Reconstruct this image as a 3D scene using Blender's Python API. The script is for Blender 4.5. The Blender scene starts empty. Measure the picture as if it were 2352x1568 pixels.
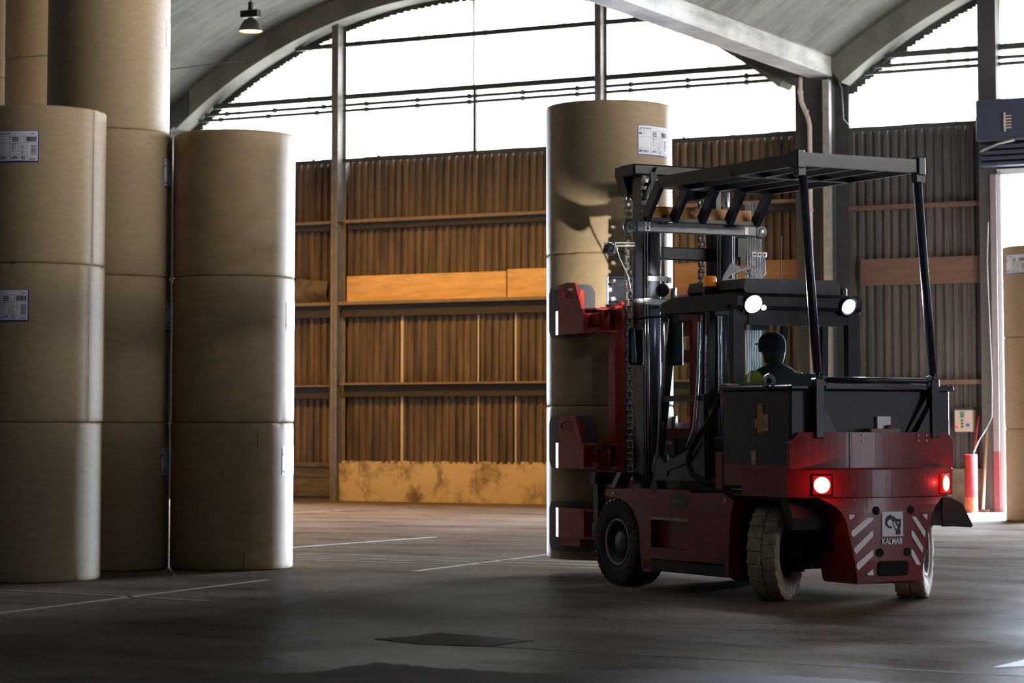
import bpy, math, random
from mathutils import Matrix, Vector
random.seed(7)
PI = math.pi
R_ = math.radians
scene = bpy.context.scene
C = scene.collection

# ------------------------------------------------------------------ camera
cam_d = bpy.data.cameras.new('camera')
cam = bpy.data.objects.new('camera', cam_d)
C.objects.link(cam)
cam.location = (0, 0, 1.434)
cam.rotation_euler = (R_(90) + math.atan(381 / 5553.0), 0, 0)
cam_d.sensor_width = 36.0
cam_d.lens = 36.0 * 5553.0 / 2352.0
cam_d.shift_y = -185.0 / 2352.0
cam_d.clip_end = 400
cam_d.dof.use_dof = True
cam_d.dof.focus_distance = 22.0
cam_d.dof.aperture_fstop = 3.2
scene.camera = cam

# ------------------------------------------------------------------ world (bright overcast sky seen through the openings)
w = bpy.data.worlds.new('sky')
scene.world = w
w.use_nodes = True
bg = w.node_tree.nodes['Background']
bg.inputs[0].default_value = (0.70, 0.82, 1.0, 1)
bg.inputs[1].default_value = 300.0
scene.view_settings.view_transform = 'Standard'
scene.view_settings.look = 'None'
scene.view_settings.exposure = 0.0
scene.view_settings.gamma = 1.0
scene.view_settings.use_curve_mapping = False
try:
    cy = scene.cycles
    cy.use_denoising = True
    cy.max_bounces = 7
    cy.diffuse_bounces = 4
    cy.glossy_bounces = 3
    cy.transmission_bounces = 4
    cy.transparent_max_bounces = 10
    cy.sample_clamp_indirect = 4.0
    cy.caustics_reflective = False
    cy.caustics_refractive = False
except Exception:
    pass

# ------------------------------------------------------------------ frames of reference
AW = R_(27.9)
WALL = Matrix.Translation((0, 45.6, 0)) @ Matrix.Rotation(-AW, 4, 'Z')     # x along the end wall, -y into the hall
TRUCK = Matrix.Translation((2.8, 20.35, 0)) @ Matrix.Rotation(R_(28), 4, 'Z')
WORLD = Matrix.Identity(4)

def lamp(name, kind, frame, loc, direction, energy, color, size=0.1, angle=None, blend=0.3, portal=False, sy=None, parent=None):
    d = bpy.data.lights.new(name, kind)
    d.energy = energy
    d.color = color
    if kind == 'AREA':
        d.shape = 'RECTANGLE' if sy else 'SQUARE'
        d.size = size
        if sy:
            d.size_y = sy
        if portal:
            d.cycles.is_portal = True
    else:
        d.shadow_soft_size = size
    if name == 'tail_light_glow': d.specular_factor = 0.0
    if kind == 'SPOT':
        d.spot_size = R_(angle)
        d.spot_blend = blend
    o = bpy.data.objects.new(name, d)
    C.objects.link(o)
    rot = Vector(direction).to_track_quat('-Z', 'Y').to_matrix().to_4x4()
    m = Matrix.Translation(loc) @ rot
    if parent is not None:
        o.parent = parent
        o.matrix_local = m
    else:
        o.matrix_world = frame @ m
    return o

# sky light enters through the two open doors (portals guide the sampling of the sky)
lamp('door_portal', 'AREA', WALL, (11.9, 0.3, 2.9), (0, -1, 0), 1, (1, 1, 1), 5.0, portal=True, sy=5.8)
lamp('left_door_portal', 'AREA', WALL, (-11.4, 0.3, 2.6), (0, -1, 0), 1, (1, 1, 1), 4.8, portal=True, sy=5.2)
GLAZE = 11.0

# ------------------------------------------------------------------ materials
MATS = {}
def mat(name, color, rough=0.6, metal=0.0, noise=0.0, nscale=4.0, nstretch=(1, 1, 1), bump=0.0, bscale=30.0,
        emit=None, estr=0.0, coat=0.0, color2=None, coord='Object', rnoise=0.0, spec=0.5):
    if name in MATS:
        return MATS[name]
    m = bpy.data.materials.new(name)
    MATS[name] = m
    m.use_nodes = True
    nt = m.node_tree
    b = nt.nodes['Principled BSDF']
    b.inputs['Base Color'].default_value = (*color, 1)
    b.inputs['Roughness'].default_value = rough
    b.inputs['Metallic'].default_value = metal
    b.inputs['Specular IOR Level'].default_value = spec
    if coat:
        b.inputs['Coat Weight'].default_value = coat
        b.inputs['Coat Roughness'].default_value = 0.12
    if emit:
        b.inputs['Emission Color'].default_value = (*emit, 1)
        b.inputs['Emission Strength'].default_value = estr
    if noise or bump or rnoise:
        tc = nt.nodes.new('ShaderNodeTexCoord')
        mp = nt.nodes.new('ShaderNodeMapping')
        mp.inputs['Scale'].default_value = nstretch
        nt.links.new(tc.outputs[coord], mp.inputs['Vector'])
    if noise or rnoise:
        n = nt.nodes.new('ShaderNodeTexNoise')
        n.inputs['Scale'].default_value = nscale
        n.inputs['Detail'].default_value = 6
        n.inputs['Roughness'].default_value = 0.62
        nt.links.new(mp.outputs[0], n.inputs['Vector'])
        if noise:
            cr = nt.nodes.new('ShaderNodeValToRGB')
            c2 = color2 or tuple(c * (1 - noise) for c in color)
            cr.color_ramp.elements[0].color = (*c2, 1)
            cr.color_ramp.elements[1].color = (*[min(1, c * (1 + noise * 0.35)) for c in color], 1)
            cr.color_ramp.elements[0].position = 0.34
            cr.color_ramp.elements[1].position = 0.64
            nt.links.new(n.outputs[0], cr.inputs[0])
            nt.links.new(cr.outputs[0], b.inputs['Base Color'])
        if rnoise:
            mr = nt.nodes.new('ShaderNodeMapRange')
            mr.inputs['To Min'].default_value = max(0.03, rough - rnoise)
            mr.inputs['To Max'].default_value = rough + rnoise
            nt.links.new(n.outputs[0], mr.inputs[0])
            nt.links.new(mr.outputs[0], b.inputs['Roughness'])
    if bump:
        n2 = nt.nodes.new('ShaderNodeTexNoise')
        n2.inputs['Scale'].default_value = bscale
        n2.inputs['Detail'].default_value = 4
        nt.links.new(mp.outputs[0], n2.inputs['Vector'])
        bp = nt.nodes.new('ShaderNodeBump')
        bp.inputs['Strength'].default_value = bump
        bp.inputs['Distance'].default_value = 0.02
        nt.links.new(n2.outputs[0], bp.inputs['Height'])
        nt.links.new(bp.outputs[0], b.inputs['Normal'])
    return m

def glass_mat(name, tint, refl=0.1, rough=0.02):
    m = bpy.data.materials.new(name)
    m.use_nodes = True
    nt = m.node_tree
    nt.nodes.clear()
    out = nt.nodes.new('ShaderNodeOutputMaterial')
    tr = nt.nodes.new('ShaderNodeBsdfTransparent')
    tr.inputs[0].default_value = (*tint, 1)
    gl = nt.nodes.new('ShaderNodeBsdfGlossy')
    gl.inputs['Roughness'].default_value = rough
    gl.inputs['Color'].default_value = (0.9, 0.97, 1, 1)
    fr = nt.nodes.new('ShaderNodeLayerWeight')
    fr.inputs[0].default_value = 0.5
    pw = nt.nodes.new('ShaderNodeMath')
    pw.operation = 'POWER'
    pw.inputs[1].default_value = 4.0
    nt.links.new(fr.outputs[1], pw.inputs[0])
    ad = nt.nodes.new('ShaderNodeMath')
    ad.operation = 'ADD'
    ad.inputs[1].default_value = refl
    mx = nt.nodes.new('ShaderNodeMixShader')
    nt.links.new(pw.outputs[0], ad.inputs[0])
    nt.links.new(ad.outputs[0], mx.inputs[0])
    nt.links.new(tr.outputs[0], mx.inputs[1])
    nt.links.new(gl.outputs[0], mx.inputs[2])
    nt.links.new(mx.outputs[0], out.inputs[0])
    return m

M_kraft = mat('kraft_paper', (0.35, 0.255, 0.160), 0.62, noise=0.10, nscale=9, nstretch=(1, 1, 3), bump=0.06, bscale=160, spec=0.35)
M_kraft2 = mat('kraft_paper_worn', (0.36, 0.26, 0.160), 0.60, noise=0.16, nscale=3, nstretch=(1, 1, 2), bump=0.06, bscale=120, spec=0.35)
M_white = mat('label_white', (0.72, 0.74, 0.86), 0.5)
M_blue = mat('label_blue', (0.035, 0.03, 0.25), 0.5)
M_ink = mat('label_ink', (0.03, 0.02, 0.06), 0.6)
M_green = mat('label_green', (0.16, 0.42, 0.05), 0.5)
M_red = mat('red_paint', (0.22, 0.006, 0.014), 0.38, coat=0.22, noise=0.25, nscale=5, rnoise=0.12)
M_redarm = mat('red_arm_paint', (0.30, 0.014, 0.013), 0.5, noise=0.3, nscale=9, spec=0.3)
M_black = mat('black_paint', (0.007, 0.008, 0.012), 0.45, rnoise=0.1, nscale=6, spec=0.3)
M_dark = mat('dark_steel', (0.016, 0.017, 0.022), 0.38, metal=0.3, noise=0.3, nscale=10)
M_frame = mat('blue_black_steel', (0.009, 0.012, 0.024), 0.36, rnoise=0.08, nscale=8, spec=0.35)
M_box = mat('battery_box_paint', (0.024, 0.028, 0.046), 0.50, noise=0.45, nscale=7, rnoise=0.1)
M_grey = mat('grey_steel', (0.13, 0.135, 0.15), 0.42, metal=0.4, noise=0.2, nscale=12)
M_chrome = mat('bright_steel', (0.62, 0.63, 0.66), 0.18, metal=1.0)
M_chain = mat('oily_chain', (0.16, 0.155, 0.145), 0.34, metal=0.8)
M_rubber = mat('black_rubber', (0.014, 0.014, 0.015), 0.75, noise=0.3, nscale=14)
M_tyre = mat('dusty_tyre', (0.42, 0.34, 0.24), 0.85, noise=0.35, nscale=12, bump=0.3, bscale=25)
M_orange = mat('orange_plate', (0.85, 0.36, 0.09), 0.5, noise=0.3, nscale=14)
M_amber = mat('amber_lens', (0.9, 0.25, 0.01), 0.25, emit=(1.0, 0.30, 0.02), estr=0.12)
M_cabgrey = mat('cab_grey', (0.06, 0.06, 0.06), 0.5, noise=0.15, nscale=5)
M_glass = glass_mat('cab_glass', (0.80, 0.90, 0.92), 0.012)
M_mirror = mat('mirror_glass', (0.5, 0.6, 0.6), 0.04, metal=1.0)
M_tealens = mat('tail_lens', (0.6, 0.01, 0.01), 0.3, emit=(1.0, 0.20, 0.12), estr=9)
M_lens2 = mat('tail_lens_dim', (0.6, 0.01, 0.01), 0.3, emit=(1.0, 0.01, 0.005), estr=0.5)
M_head = mat('worklight_lens', (1, 1, 1), 0.3, emit=(0.86, 0.93, 1.0), estr=60)
M_sodium = mat('sodium_bulb', (1, 0.8, 0.4), 0.3, emit=(1.0, 0.62, 0.22), estr=8)
M_galv = mat('galvanised', (0.33, 0.34, 0.33), 0.45, metal=0.5, noise=0.2, nscale=10)
M_beige = mat('pipe_grey_pink', (0.45, 0.38, 0.36), 0.5, noise=0.3, nscale=6)
M_cable = mat('grey_cable', (0.40, 0.42, 0.46), 0.5)

# ------------------------------------------------------------------ mesh builder
class MB:
    def __init__(s):
        s.v = []; s.f = []; s.mi = []; s.sm = []; s.cur = 0; s.smooth = False
    def add(s, vs, fs):
        b = len(s.v)
        s.v += [tuple(v) for v in vs]
        for f in fs:
            s.f.append(tuple(b + i for i in f)); s.mi.append(s.cur); s.sm.append(s.smooth)
        return s
    def box(s, x0, x1, y0, y1, z0, z1, m=None, bev=0.0):
        if bev > 0:
            # chamfered box: octagonal prism in the two larger cross directions
            b = min(bev, (x1 - x0) * .45, (y1 - y0) * .45, (z1 - z0) * .45)
            vs = []
            for x, ix in ((x0, 1), (x1, -1)):
                for y, iy in ((y0, 1), (y1, -1)):
                    for z, iz in ((z0, 1), (z1, -1)):
                        vs += [(x, y + iy * b, z + iz * b), (x + ix * b, y, z + iz * b), (x + ix * b, y + iy * b, z)]
            def k(i, j, l, t): return (i * 4 + j * 2 + l) * 3 + t
            fs = [(k(i, 0, 0, 0), k(i, 1, 0, 0), k(i, 1, 1, 0), k(i, 0, 1, 0)) for i in (0, 1)]
            fs += [(k(0, j, 0, 1), k(1, j, 0, 1), k(1, j, 1, 1), k(0, j, 1, 1)) for j in (0, 1)]
            fs += [(k(0, 0, l, 2), k(1, 0, l, 2), k(1, 1, l, 2), k(0, 1, l, 2)) for l in (0, 1)]
            for i in (0, 1):
                for j in (0, 1):
                    fs.append((k(i, j, 0, 0), k(i, j, 1, 0), k(i, j, 1, 1), k(i, j, 0, 1)))
            for i in (0, 1):
                for l in (0, 1):
                    fs.append((k(i, 0, l, 0), k(i, 1, l, 0), k(i, 1, l, 2), k(i, 0, l, 2)))
            for j in (0, 1):
                for l in (0, 1):
                    fs.append((k(0, j, l, 1), k(1, j, l, 1), k(1, j, l, 2), k(0, j, l, 2)))
            for i in (0, 1):
                for j in (0, 1):
                    for l in (0, 1):
                        fs.append((k(i, j, l, 0), k(i, j, l, 1), k(i, j, l, 2)))
        else:
            vs = [(x, y, z) for x in (x0, x1) for y in (y0, y1) for z in (z0, z1)]
            fs = [(0, 1, 3, 2), (4, 6, 7, 5), (0, 4, 5, 1), (2, 3, 7, 6), (0, 2, 6, 4), (1, 5, 7, 3)]
        if m is not None:
            vs = [tuple(m @ Vector(v)) for v in vs]
        return s.add(vs, fs)
    def prism(s, poly, a, b, axis='x', m=None):
        # poly: 2D outline; extruded along axis from a to b. axis x: (y,z); y: (x,z); z: (x,y)
        def P(p, t):
            return (t, p[0], p[1]) if axis == 'x' else ((p[0], t, p[1]) if axis == 'y' else (p[0], p[1], t))
        n = len(poly)
        vs = [P(p, a) for p in poly] + [P(p, b) for p in poly]
        if m is not None:
            vs = [tuple(m @ Vector(v)) for v in vs]
        fs = [tuple(range(n))[::-1], tuple(range(n, 2 * n))] + [(i, (i + 1) % n, n + (i + 1) % n, n + i) for i in range(n)]
        return s.add(vs, fs)
    def tube(s, pts, r, n=10, caps=True):
        pts = [Vector(p) for p in pts]
        rs = r if isinstance(r, (list, tuple)) else [r] * len(pts)
        t = (pts[1] - pts[0]).normalized()
        up = Vector((0, 0, 1)) if abs(t.z) < 0.9 else Vector((1, 0, 0))
        nx = t.cross(up).normalized()
        rings = []
        for i, p in enumerate(pts):
            if i == 0: t = pts[1] - pts[0]
            elif i == len(pts) - 1: t = pts[-1] - pts[-2]
            else: t = (pts[i + 1] - p).normalized() + (p - pts[i - 1]).normalized()
            t.normalize()
            nx = (nx - t * nx.dot(t)).normalized()
            ny = t.cross(nx)
            rings.append([tuple(p + (nx * math.cos(2 * PI * k / n) + ny * math.sin(2 * PI * k / n)) * rs[i]) for k in range(n)])
        vs = [v for q in rings for v in q]
        fs = []
        for i in range(len(pts) - 1):
            for k in range(n):
                a, b = i * n + k, i * n + (k + 1) % n
                fs.append((a, b, b + n, a + n))
        sm = s.smooth; s.smooth = n > 6
        s.add(vs, fs)
        s.smooth = False
        if caps:
            b0 = len(s.v) - len(vs)
            s.f.append(tuple(b0 + k for k in range(n))[::-1]); s.mi.append(s.cur); s.sm.append(False)
            s.f.append(tuple(b0 + len(vs) - n + k for k in range(n))); s.mi.append(s.cur); s.sm.append(False)
        s.smooth = sm
        return s
    def beam(s, p, q, wx, wz, up=(0, 0, 1)):
        # rectangular bar from p to q, wx across, wz along up
        p, q = Vector(p), Vector(q)
        t = (q - p).normalized(); u = Vector(up)
        x = t.cross(u).normalized(); z = x.cross(t).normalized()
        vs = []
        for e in (p, q):
            for a, b in ((-1, -1), (1, -1), (1, 1), (-1, 1)):
                vs.append(tuple(e + x * a * wx / 2 + z * b * wz / 2))
        return s.add(vs, [(3, 2, 1, 0), (4, 5, 6, 7), (0, 1, 5, 4), (1, 2, 6, 5), (2, 3, 7, 6), (3, 0, 4, 7)])
    def lathe(s, prof, n=32, axis='z', m=None, a0=0.0, a1=2 * PI, closed=True):
        # prof: (r, h) list
        vs = []
        cnt = n if closed else n + 1
        for i in range(cnt):
            a = a0 + (a1 - a0) * i / n
            for r, h in prof:
                vs.append((r * math.cos(a), r * math.sin(a), h))
        if axis == 'x': vs = [(v[2], v[0], v[1]) for v in vs]
        if axis == 'y': vs = [(v[0], v[2], v[1]) for v in vs]
        if m is not None: vs = [tuple(m @ Vector(v)) for v in vs]
        k = len(prof); fs = []
        for i in range(n):
            j = (i + 1) % cnt
            for q in range(k - 1):
                fs.append((i * k + q, j * k + q, j * k + q + 1, i * k + q + 1))
        return s.add(vs, fs)
    def build(s, name, mats, frame=WORLD, origin=None, parent=None, pframe=None):
        if not isinstance(mats, (list, tuple)): mats = [mats]
        if origin is None:
            xs, ys, zs = zip(*s.v)
            origin = ((min(xs) + max(xs)) / 2, (min(ys) + max(ys)) / 2, min(zs))
        ox, oy, oz = origin
        me = bpy.data.meshes.new(name)
        me.from_pydata([(x - ox, y - oy, z - oz) for x, y, z in s.v], [], s.f)
        for mm in mats: me.materials.append(mm)
        me.polygons.foreach_set('material_index', s.mi)
        me.polygons.foreach_set('use_smooth', s.sm)
        import bmesh
        bm = bmesh.new(); bm.from_mesh(me)
        bmesh.ops.recalc_face_normals(bm, faces=bm.faces)
        bm.to_mesh(me); bm.free()
        me.update()
        o = bpy.data.objects.new(name, me)
        C.objects.link(o)
        if parent is not None:
            o.parent = parent
            po = Vector(parent.get('_o', (0, 0, 0)))
            o.location = Vector(origin) - po
        else:
            o.matrix_world = frame @ Matrix.Translation(origin)
        o['_o'] = tuple(origin)
        return o

def tag(o, label=None, cat=None, group=None, kind=None):
    if label: o['label'] = label
    if cat: o['category'] = cat
    if group: o['group'] = group
    if kind: o['kind'] = kind
    return o

def empty(name, frame, loc, label, cat, group=None):
    o = bpy.data.objects.new(name, None)
    C.objects.link(o)
    o.empty_display_size = 0.2
    o.matrix_world = frame @ Matrix.Translation(loc)
    o['_o'] = tuple(loc)
    return tag(o, label, cat, group)

_txt = {}
def text_geo(string, size, sx=1.0, bold=0.0):
    """flat triangles of a string, lower left at 0,0"""
    key = (string, size, sx, bold)
    if key in _txt: return _txt[key]
    c = bpy.data.curves.new('t', 'FONT')
    c.body = string; c.size = size; c.offset = bold; c.resolution_u = 3
    ob = bpy.data.objects.new('t', c)
    C.objects.link(ob)
    dg = bpy.context.evaluated_depsgraph_get()
    me = ob.evaluated_get(dg).to_mesh()
    vs = [(v.co.x, v.co.y) for v in me.vertices]
    fs = [tuple(p.vertices) for p in me.polygons]
    ob.evaluated_get(dg).to_mesh_clear()
    bpy.data.objects.remove(ob); bpy.data.curves.remove(c)
    if vs:
        x0 = min(v[0] for v in vs)
        vs = [((v[0] - x0) * sx, v[1]) for v in vs]
    wd = max(v[0] for v in vs) if vs else 0
    _txt[key] = (vs, fs, wd)
    return _txt[key]

# ------------------------------------------------------------------ floor
def floor_material():
    m = bpy.data.materials.new('worn_concrete_floor')
    m.use_nodes = True
    nt = m.node_tree; N = nt.nodes; L = nt.links
    b = N['Principled BSDF']
    tc = N.new('ShaderNodeTexCoord')
    def noise(sc, det, st=(1, 1, 1), rot=0):
        mp = N.new('ShaderNodeMapping'); mp.inputs['Scale'].default_value = st
        mp.inputs['Rotation'].default_value = (0, 0, rot)
        n = N.new('ShaderNodeTexNoise'); n.inputs['Scale'].default_value = sc; n.inputs['Detail'].default_value = det
        n.inputs['Roughness'].default_value = 0.65
        L.new(tc.outputs['Object'], mp.inputs[0]); L.new(mp.outputs[0], n.inputs['Vector'])
        return n
    big = noise(0.35, 5)
    streak = noise(0.8, 8, (0.7, 1.3, 1), 0.15)
    fine = noise(14, 6)
    c1 = N.new('ShaderNodeValToRGB')
    c1.color_ramp.elements[0].position = 0.36; c1.color_ramp.elements[0].color = (0.074, 0.052, 0.040, 1)
    c1.color_ramp.elements[1].position = 0.66; c1.color_ramp.elements[1].color = (0.185, 0.150, 0.120, 1)
    mx = N.new('ShaderNodeMix'); mx.data_type = 'FLOAT'; mx.inputs[0].default_value = 0.5
    L.new(big.outputs[0], mx.inputs[2]); L.new(streak.outputs[0], mx.inputs[3])
    L.new(mx.outputs[0], c1.inputs[0])
    mul = N.new('ShaderNodeMix'); mul.data_type = 'RGBA'; mul.blend_type = 'MULTIPLY'; mul.inputs[0].default_value = 0.55
    c2 = N.new('ShaderNodeValToRGB')
    c2.color_ramp.elements[0].position = 0.32; c2.color_ramp.elements[0].color = (0.45, 0.43, 0.42, 1)
    c2.color_ramp.elements[1].position = 0.52; c2.color_ramp.elements[1].color = (1, 1, 1, 1)
    L.new(fine.outputs[0], c2.inputs[0])
    L.new(c1.outputs[0], mul.inputs[6]); L.new(c2.outputs[0], mul.inputs[7])
    N.remove(b)
    out = N['Material Output']
    df = N.new('ShaderNodeBsdfDiffuse'); df.inputs['Roughness'].default_value = 0.3
    gl = N.new('ShaderNodeBsdfAnisotropic') if hasattr(bpy.types, 'ShaderNodeBsdfAnisotropic') else N.new('ShaderNodeBsdfGlossy')
    L.new(mul.outputs[2], df.inputs[0])
    gl.inputs[0].default_value = (0.9, 0.88, 0.86, 1)
    mr = N.new('ShaderNodeMapRange'); mr.inputs['To Min'].default_value = 0.20; mr.inputs['To Max'].default_value = 0.46
    mr.inputs['From Min'].default_value = 0.3; mr.inputs['From Max'].default_value = 0.7
    L.new(streak.outputs[0], mr.inputs[0]); L.new(mr.outputs[0], gl.inputs['Roughness'])
    fac = N.new('ShaderNodeMapRange'); fac.inputs['To Min'].default_value = 0.050; fac.inputs['To Max'].default_value = 0.014
    fac.inputs['From Min'].default_value = 0.35; fac.inputs['From Max'].default_value = 0.62
    L.new(big.outputs[0], fac.inputs[0])
    ms = N.new('ShaderNodeMixShader'); L.new(fac.outputs[0], ms.inputs[0]); L.new(df.outputs[0], ms.inputs[1]); L.new(gl.outputs[0], ms.inputs[2])
    L.new(ms.outputs[0], out.inputs[0])
    bp = N.new('ShaderNodeBump'); bp.inputs['Strength'].default_value = 0.22; bp.inputs['Distance'].default_value = 0.01
    L.new(fine.outputs[0], bp.inputs['Height']); L.new(bp.outputs[0], df.inputs['Normal']); L.new(bp.outputs[0], gl.inputs['Normal'])
    return m
mb = MB(); mb.box(-24, 37, -62, 16, -0.2, 0)
floor = tag(mb.build('floor', floor_material(), WALL, (0, 0, 0)), 'worn grey brown concrete warehouse floor', None, kind='structure')
def on_floor(name, pts, m, z=0.003, label=None):
    """flat painted patch or strip given as a world outline"""
    inv = WALL.inverted()
    q = [inv @ Vector((x, y, 0)) for x, y in pts]
    mb = MB(); mb.prism([(v.x, v.y) for v in q], 0.0, z, 'z')
    o = mb.build(name, m, parent=floor)
    if label: o['label'] = label
    return o
def line_quad(p, q, wd):
    p, q = Vector(p), Vector(q); t = (q - p).normalized(); n = Vector((-t.y, t.x)) * wd / 2
    return [tuple(p + n), tuple(p - n), tuple(q - n), tuple(q + n)]
M_yel = mat('faded_yellow_paint', (0.155, 0.115, 0.065), 0.85, noise=0.5, nscale=5, color2=(0.11, 0.09, 0.07), spec=0.1)
M_wht = mat('white_floor_paint', (0.55, 0.57, 0.6), 0.8, spec=0.1, noise=0.2, nscale=10)
M_joint = mat('dark_joint', (0.025, 0.014, 0.011), 0.9, spec=0.05)
M_steelp = mat('rusty_cover_plate', (0.040, 0.022, 0.017), 0.9, noise=0.3, nscale=6, spec=0.05)
YL = 'faded yellow painted line'
on_floor('painted_line', line_quad((-5.2, 21.9), (-2.5, 20.1), 0.06), M_yel, label=YL)
on_floor('painted_line', line_quad((-4.0, 18.7), (-2.3, 22.9), 0.06), M_yel, label=YL)
for k in range(5):
    on_floor('painted_line', line_quad((-2.9, 27.9 - k * 0.33), (1.1 + k * .1, 25.75 - k * 0.33 + .15 * (k % 2)), 0.045), M_yel, label=YL)
on_floor('painted_line', line_quad((-0.98, 24.2), (0.75, 28.2), 0.07), M_yel, label=YL)
on_floor('painted_line', line_quad((-3.9, 40.3), (-0.87, 45.6), 0.10), M_yel, label=YL)
on_floor('painted_line', line_quad((-2.8, 28.7), (-1.0, 31.72), 0.06), mat('worn_white_line', (.30, .32, .36), .8, spec=.1, noise=.4, nscale=6), label='white painted line')
on_floor('painted_line', [(2.86, 14.55), (3.4, 14.75), (3.4, 15.35), (3.16, 15.05)], M_wht, label='white painted mark')
on_floor('expansion_joint', line_quad((-0.3, 16.05), (4.2, 13.3), 0.035), M_joint, 0.002)
on_floor('cover_plate', [(-0.93, 16.49), (-0.66, 16.72), (-0.52, 17.0), (0.14, 16.39), (-0.16, 15.94), (-0.6, 16.1)], M_steelp, 0.005)

M_dirt = mat('brown_floor_dirt', (0.062, 0.040, 0.030), 0.9, noise=0.35, nscale=3, spec=0.05)
rag = []
base_pts = [(-1.9, 14.2), (-1.18, 14.3), (-0.84, 14.86), (-0.46, 14.59), (0.06, 14.26), (0.84, 14.50), (1.33, 14.26), (1.81, 13.99), (2.3, 13.5)]
for a, b in zip(base_pts, base_pts[1:]):
    for t in range(8):
        f = t / 8
        rag.append((a[0] + (b[0] - a[0]) * f, a[1] + (b[1] - a[1]) * f + random.uniform(-.06, .06)))
on_floor('dirt_film', [(-3.0, 12.6), (2.6, 12.6)] + rag[::-1] + [(-2.6, 14.0)], M_dirt, 0.0015)

# ------------------------------------------------------------------ shell of the hall
BAYS = [-15.1, -0.9, 13.3, 27.5]
ZC, RG, RV = -0.855, 10.5, 10.97
M_conc = None
def concrete(name, c1, c2, st, sc=1.0):
    m = bpy.data.materials.new(name); m.use_nodes = True
    nt = m.node_tree; N = nt.nodes; L = nt.links; b = N['Principled BSDF']
    tc = N.new('ShaderNodeTexCoord')
    def nz(sc, st, det=6):
        mp = N.new('ShaderNodeMapping'); mp.inputs['Scale'].default_value = st
        n = N.new('ShaderNodeTexNoise'); n.inputs['Scale'].default_value = sc; n.inputs['Detail'].default_value = det
        n.inputs['Roughness'].default_value = 0.6
        L.new(tc.outputs['Object'], mp.inputs[0]); L.new(mp.outputs[0], n.inputs['Vector']); return n
    a = nz(sc, st); bb = nz(1.1, (1, 1, 1), 8)
    mx = N.new('ShaderNodeMix'); mx.data_type = 'FLOAT'; mx.inputs[0].default_value = 0.45
    L.new(a.outputs[0], mx.inputs[2]); L.new(bb.outputs[0], mx.inputs[3])
    cr = N.new('ShaderNodeValToRGB')
    cr.color_ramp.elements[0].position = 0.40; cr.color_ramp.elements[0].color = (*c2, 1)
    cr.color_ramp.elements[1].position = 0.60; cr.color_ramp.elements[1].color = (*c1, 1)
    L.new(mx.outputs[0], cr.inputs[0]); L.new(cr.outputs[0], b.inputs['Base Color'])
    b.inputs['Roughness'].default_value = 0.85
    bp = N.new('ShaderNodeBump'); bp.inputs['Strength'].default_value = 0.3; bp.inputs['Distance'].default_value = 0.03
    L.new(a.outputs[0], bp.inputs['Height']); L.new(bp.outputs[0], b.inputs['Normal'])
    return m
M_vault = concrete('board_marked_concrete', (0.085, 0.088, 0.074), (0.035, 0.037, 0.032), (0.25, 2.6, 0.25), 1.6)
M_beam = concrete('cracked_beam_concrete', (0.42, 0.43, 0.42), (0.20, 0.20, 0.21), (1.0, 0.5, 3.0), 1.4)
M_rib = concrete('rib_concrete', (0.15, 0.15, 0.135), (0.085, 0.085, 0.078), (1, 1, 1), 1.2)
DEEP = -61.0
a_half = math.acos((7.9 - ZC) / RV)          # half angle of the vault
mb = MB()
n = 40
for c in BAYS:
    vs = []
    for i in range(n + 1):
        a = -a_half + 2 * a_half * i / n
        x, z = c + RV * math.sin(a), ZC + RV * math.cos(a)
        for y in (0.3, DEEP): vs.append((x, y, z))
        xo, zo = c + (RV + .3) * math.sin(a), ZC + (RV + .3) * math.cos(a)
        for y in (0.3, DEEP): vs.append((xo, y, zo))
    fs = []
    for i in range(n):
        a, b = i * 4, i * 4 + 4
        fs += [(a, a + 1, b + 1, b), (a + 2, b + 2, b + 3, a + 3), (a, b, b + 2, a + 2), (a + 1, a + 3, b + 3, b + 1)]
    mb.smooth = True
    mb.add(vs, fs)
mb.smooth = False
tag(mb.build('ceiling', M_vault, WALL, (0, 0, 0)), 'barrel vaulted concrete ceiling with board marks', None, kind='structure')
k = 0
for c in [-22.2, -8.0, 6.2, 20.4, 34.6]:
    k += 1
    mb = MB(); mb.prism([(c - .55, 8.1), (c - .45, 7.72), (c - .05, 7.57), (c + .40, 7.57), (c + .40, 7.92), (c + .46, 8.1), (c + .46, 8.6), (c - .55, 8.6)], -0.45, DEEP, 'y')
    tag(mb.build('trim_%d' % k, M_beam, WALL), 'pale cracked concrete beam in the valley between two vaults', None, kind='structure')
for c in BAYS:
    k += 1
    mb = MB(); vs = []
    for i in range(n + 1):
        a = -a_half * 1.03 + 2.06 * a_half * i / n
        for r in (RG + 0.05, RV + 0.05):
            for y in (-0.52, 0.02): vs.append((c + r * math.sin(a), y, ZC + r * math.cos(a)))
    fs = []
    for i in range(n):
        a, b = i * 4, i * 4 + 4
        fs += [(a, a + 1, b + 1, b), (a, b, b + 2, a + 2), (a + 1, a + 3, b + 3, b + 1), (a + 2, b + 2, b + 3, a + 3)]
    fs += [(0, 2, 3, 1), (4 * n, 4 * n + 1, 4 * n + 3, 4 * n + 2)]
    mb.add(vs, fs)
    tag(mb.build('trim_%d' % k, M_rib, WALL), 'arched concrete rib along the end wall', None, kind='structure')
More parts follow.
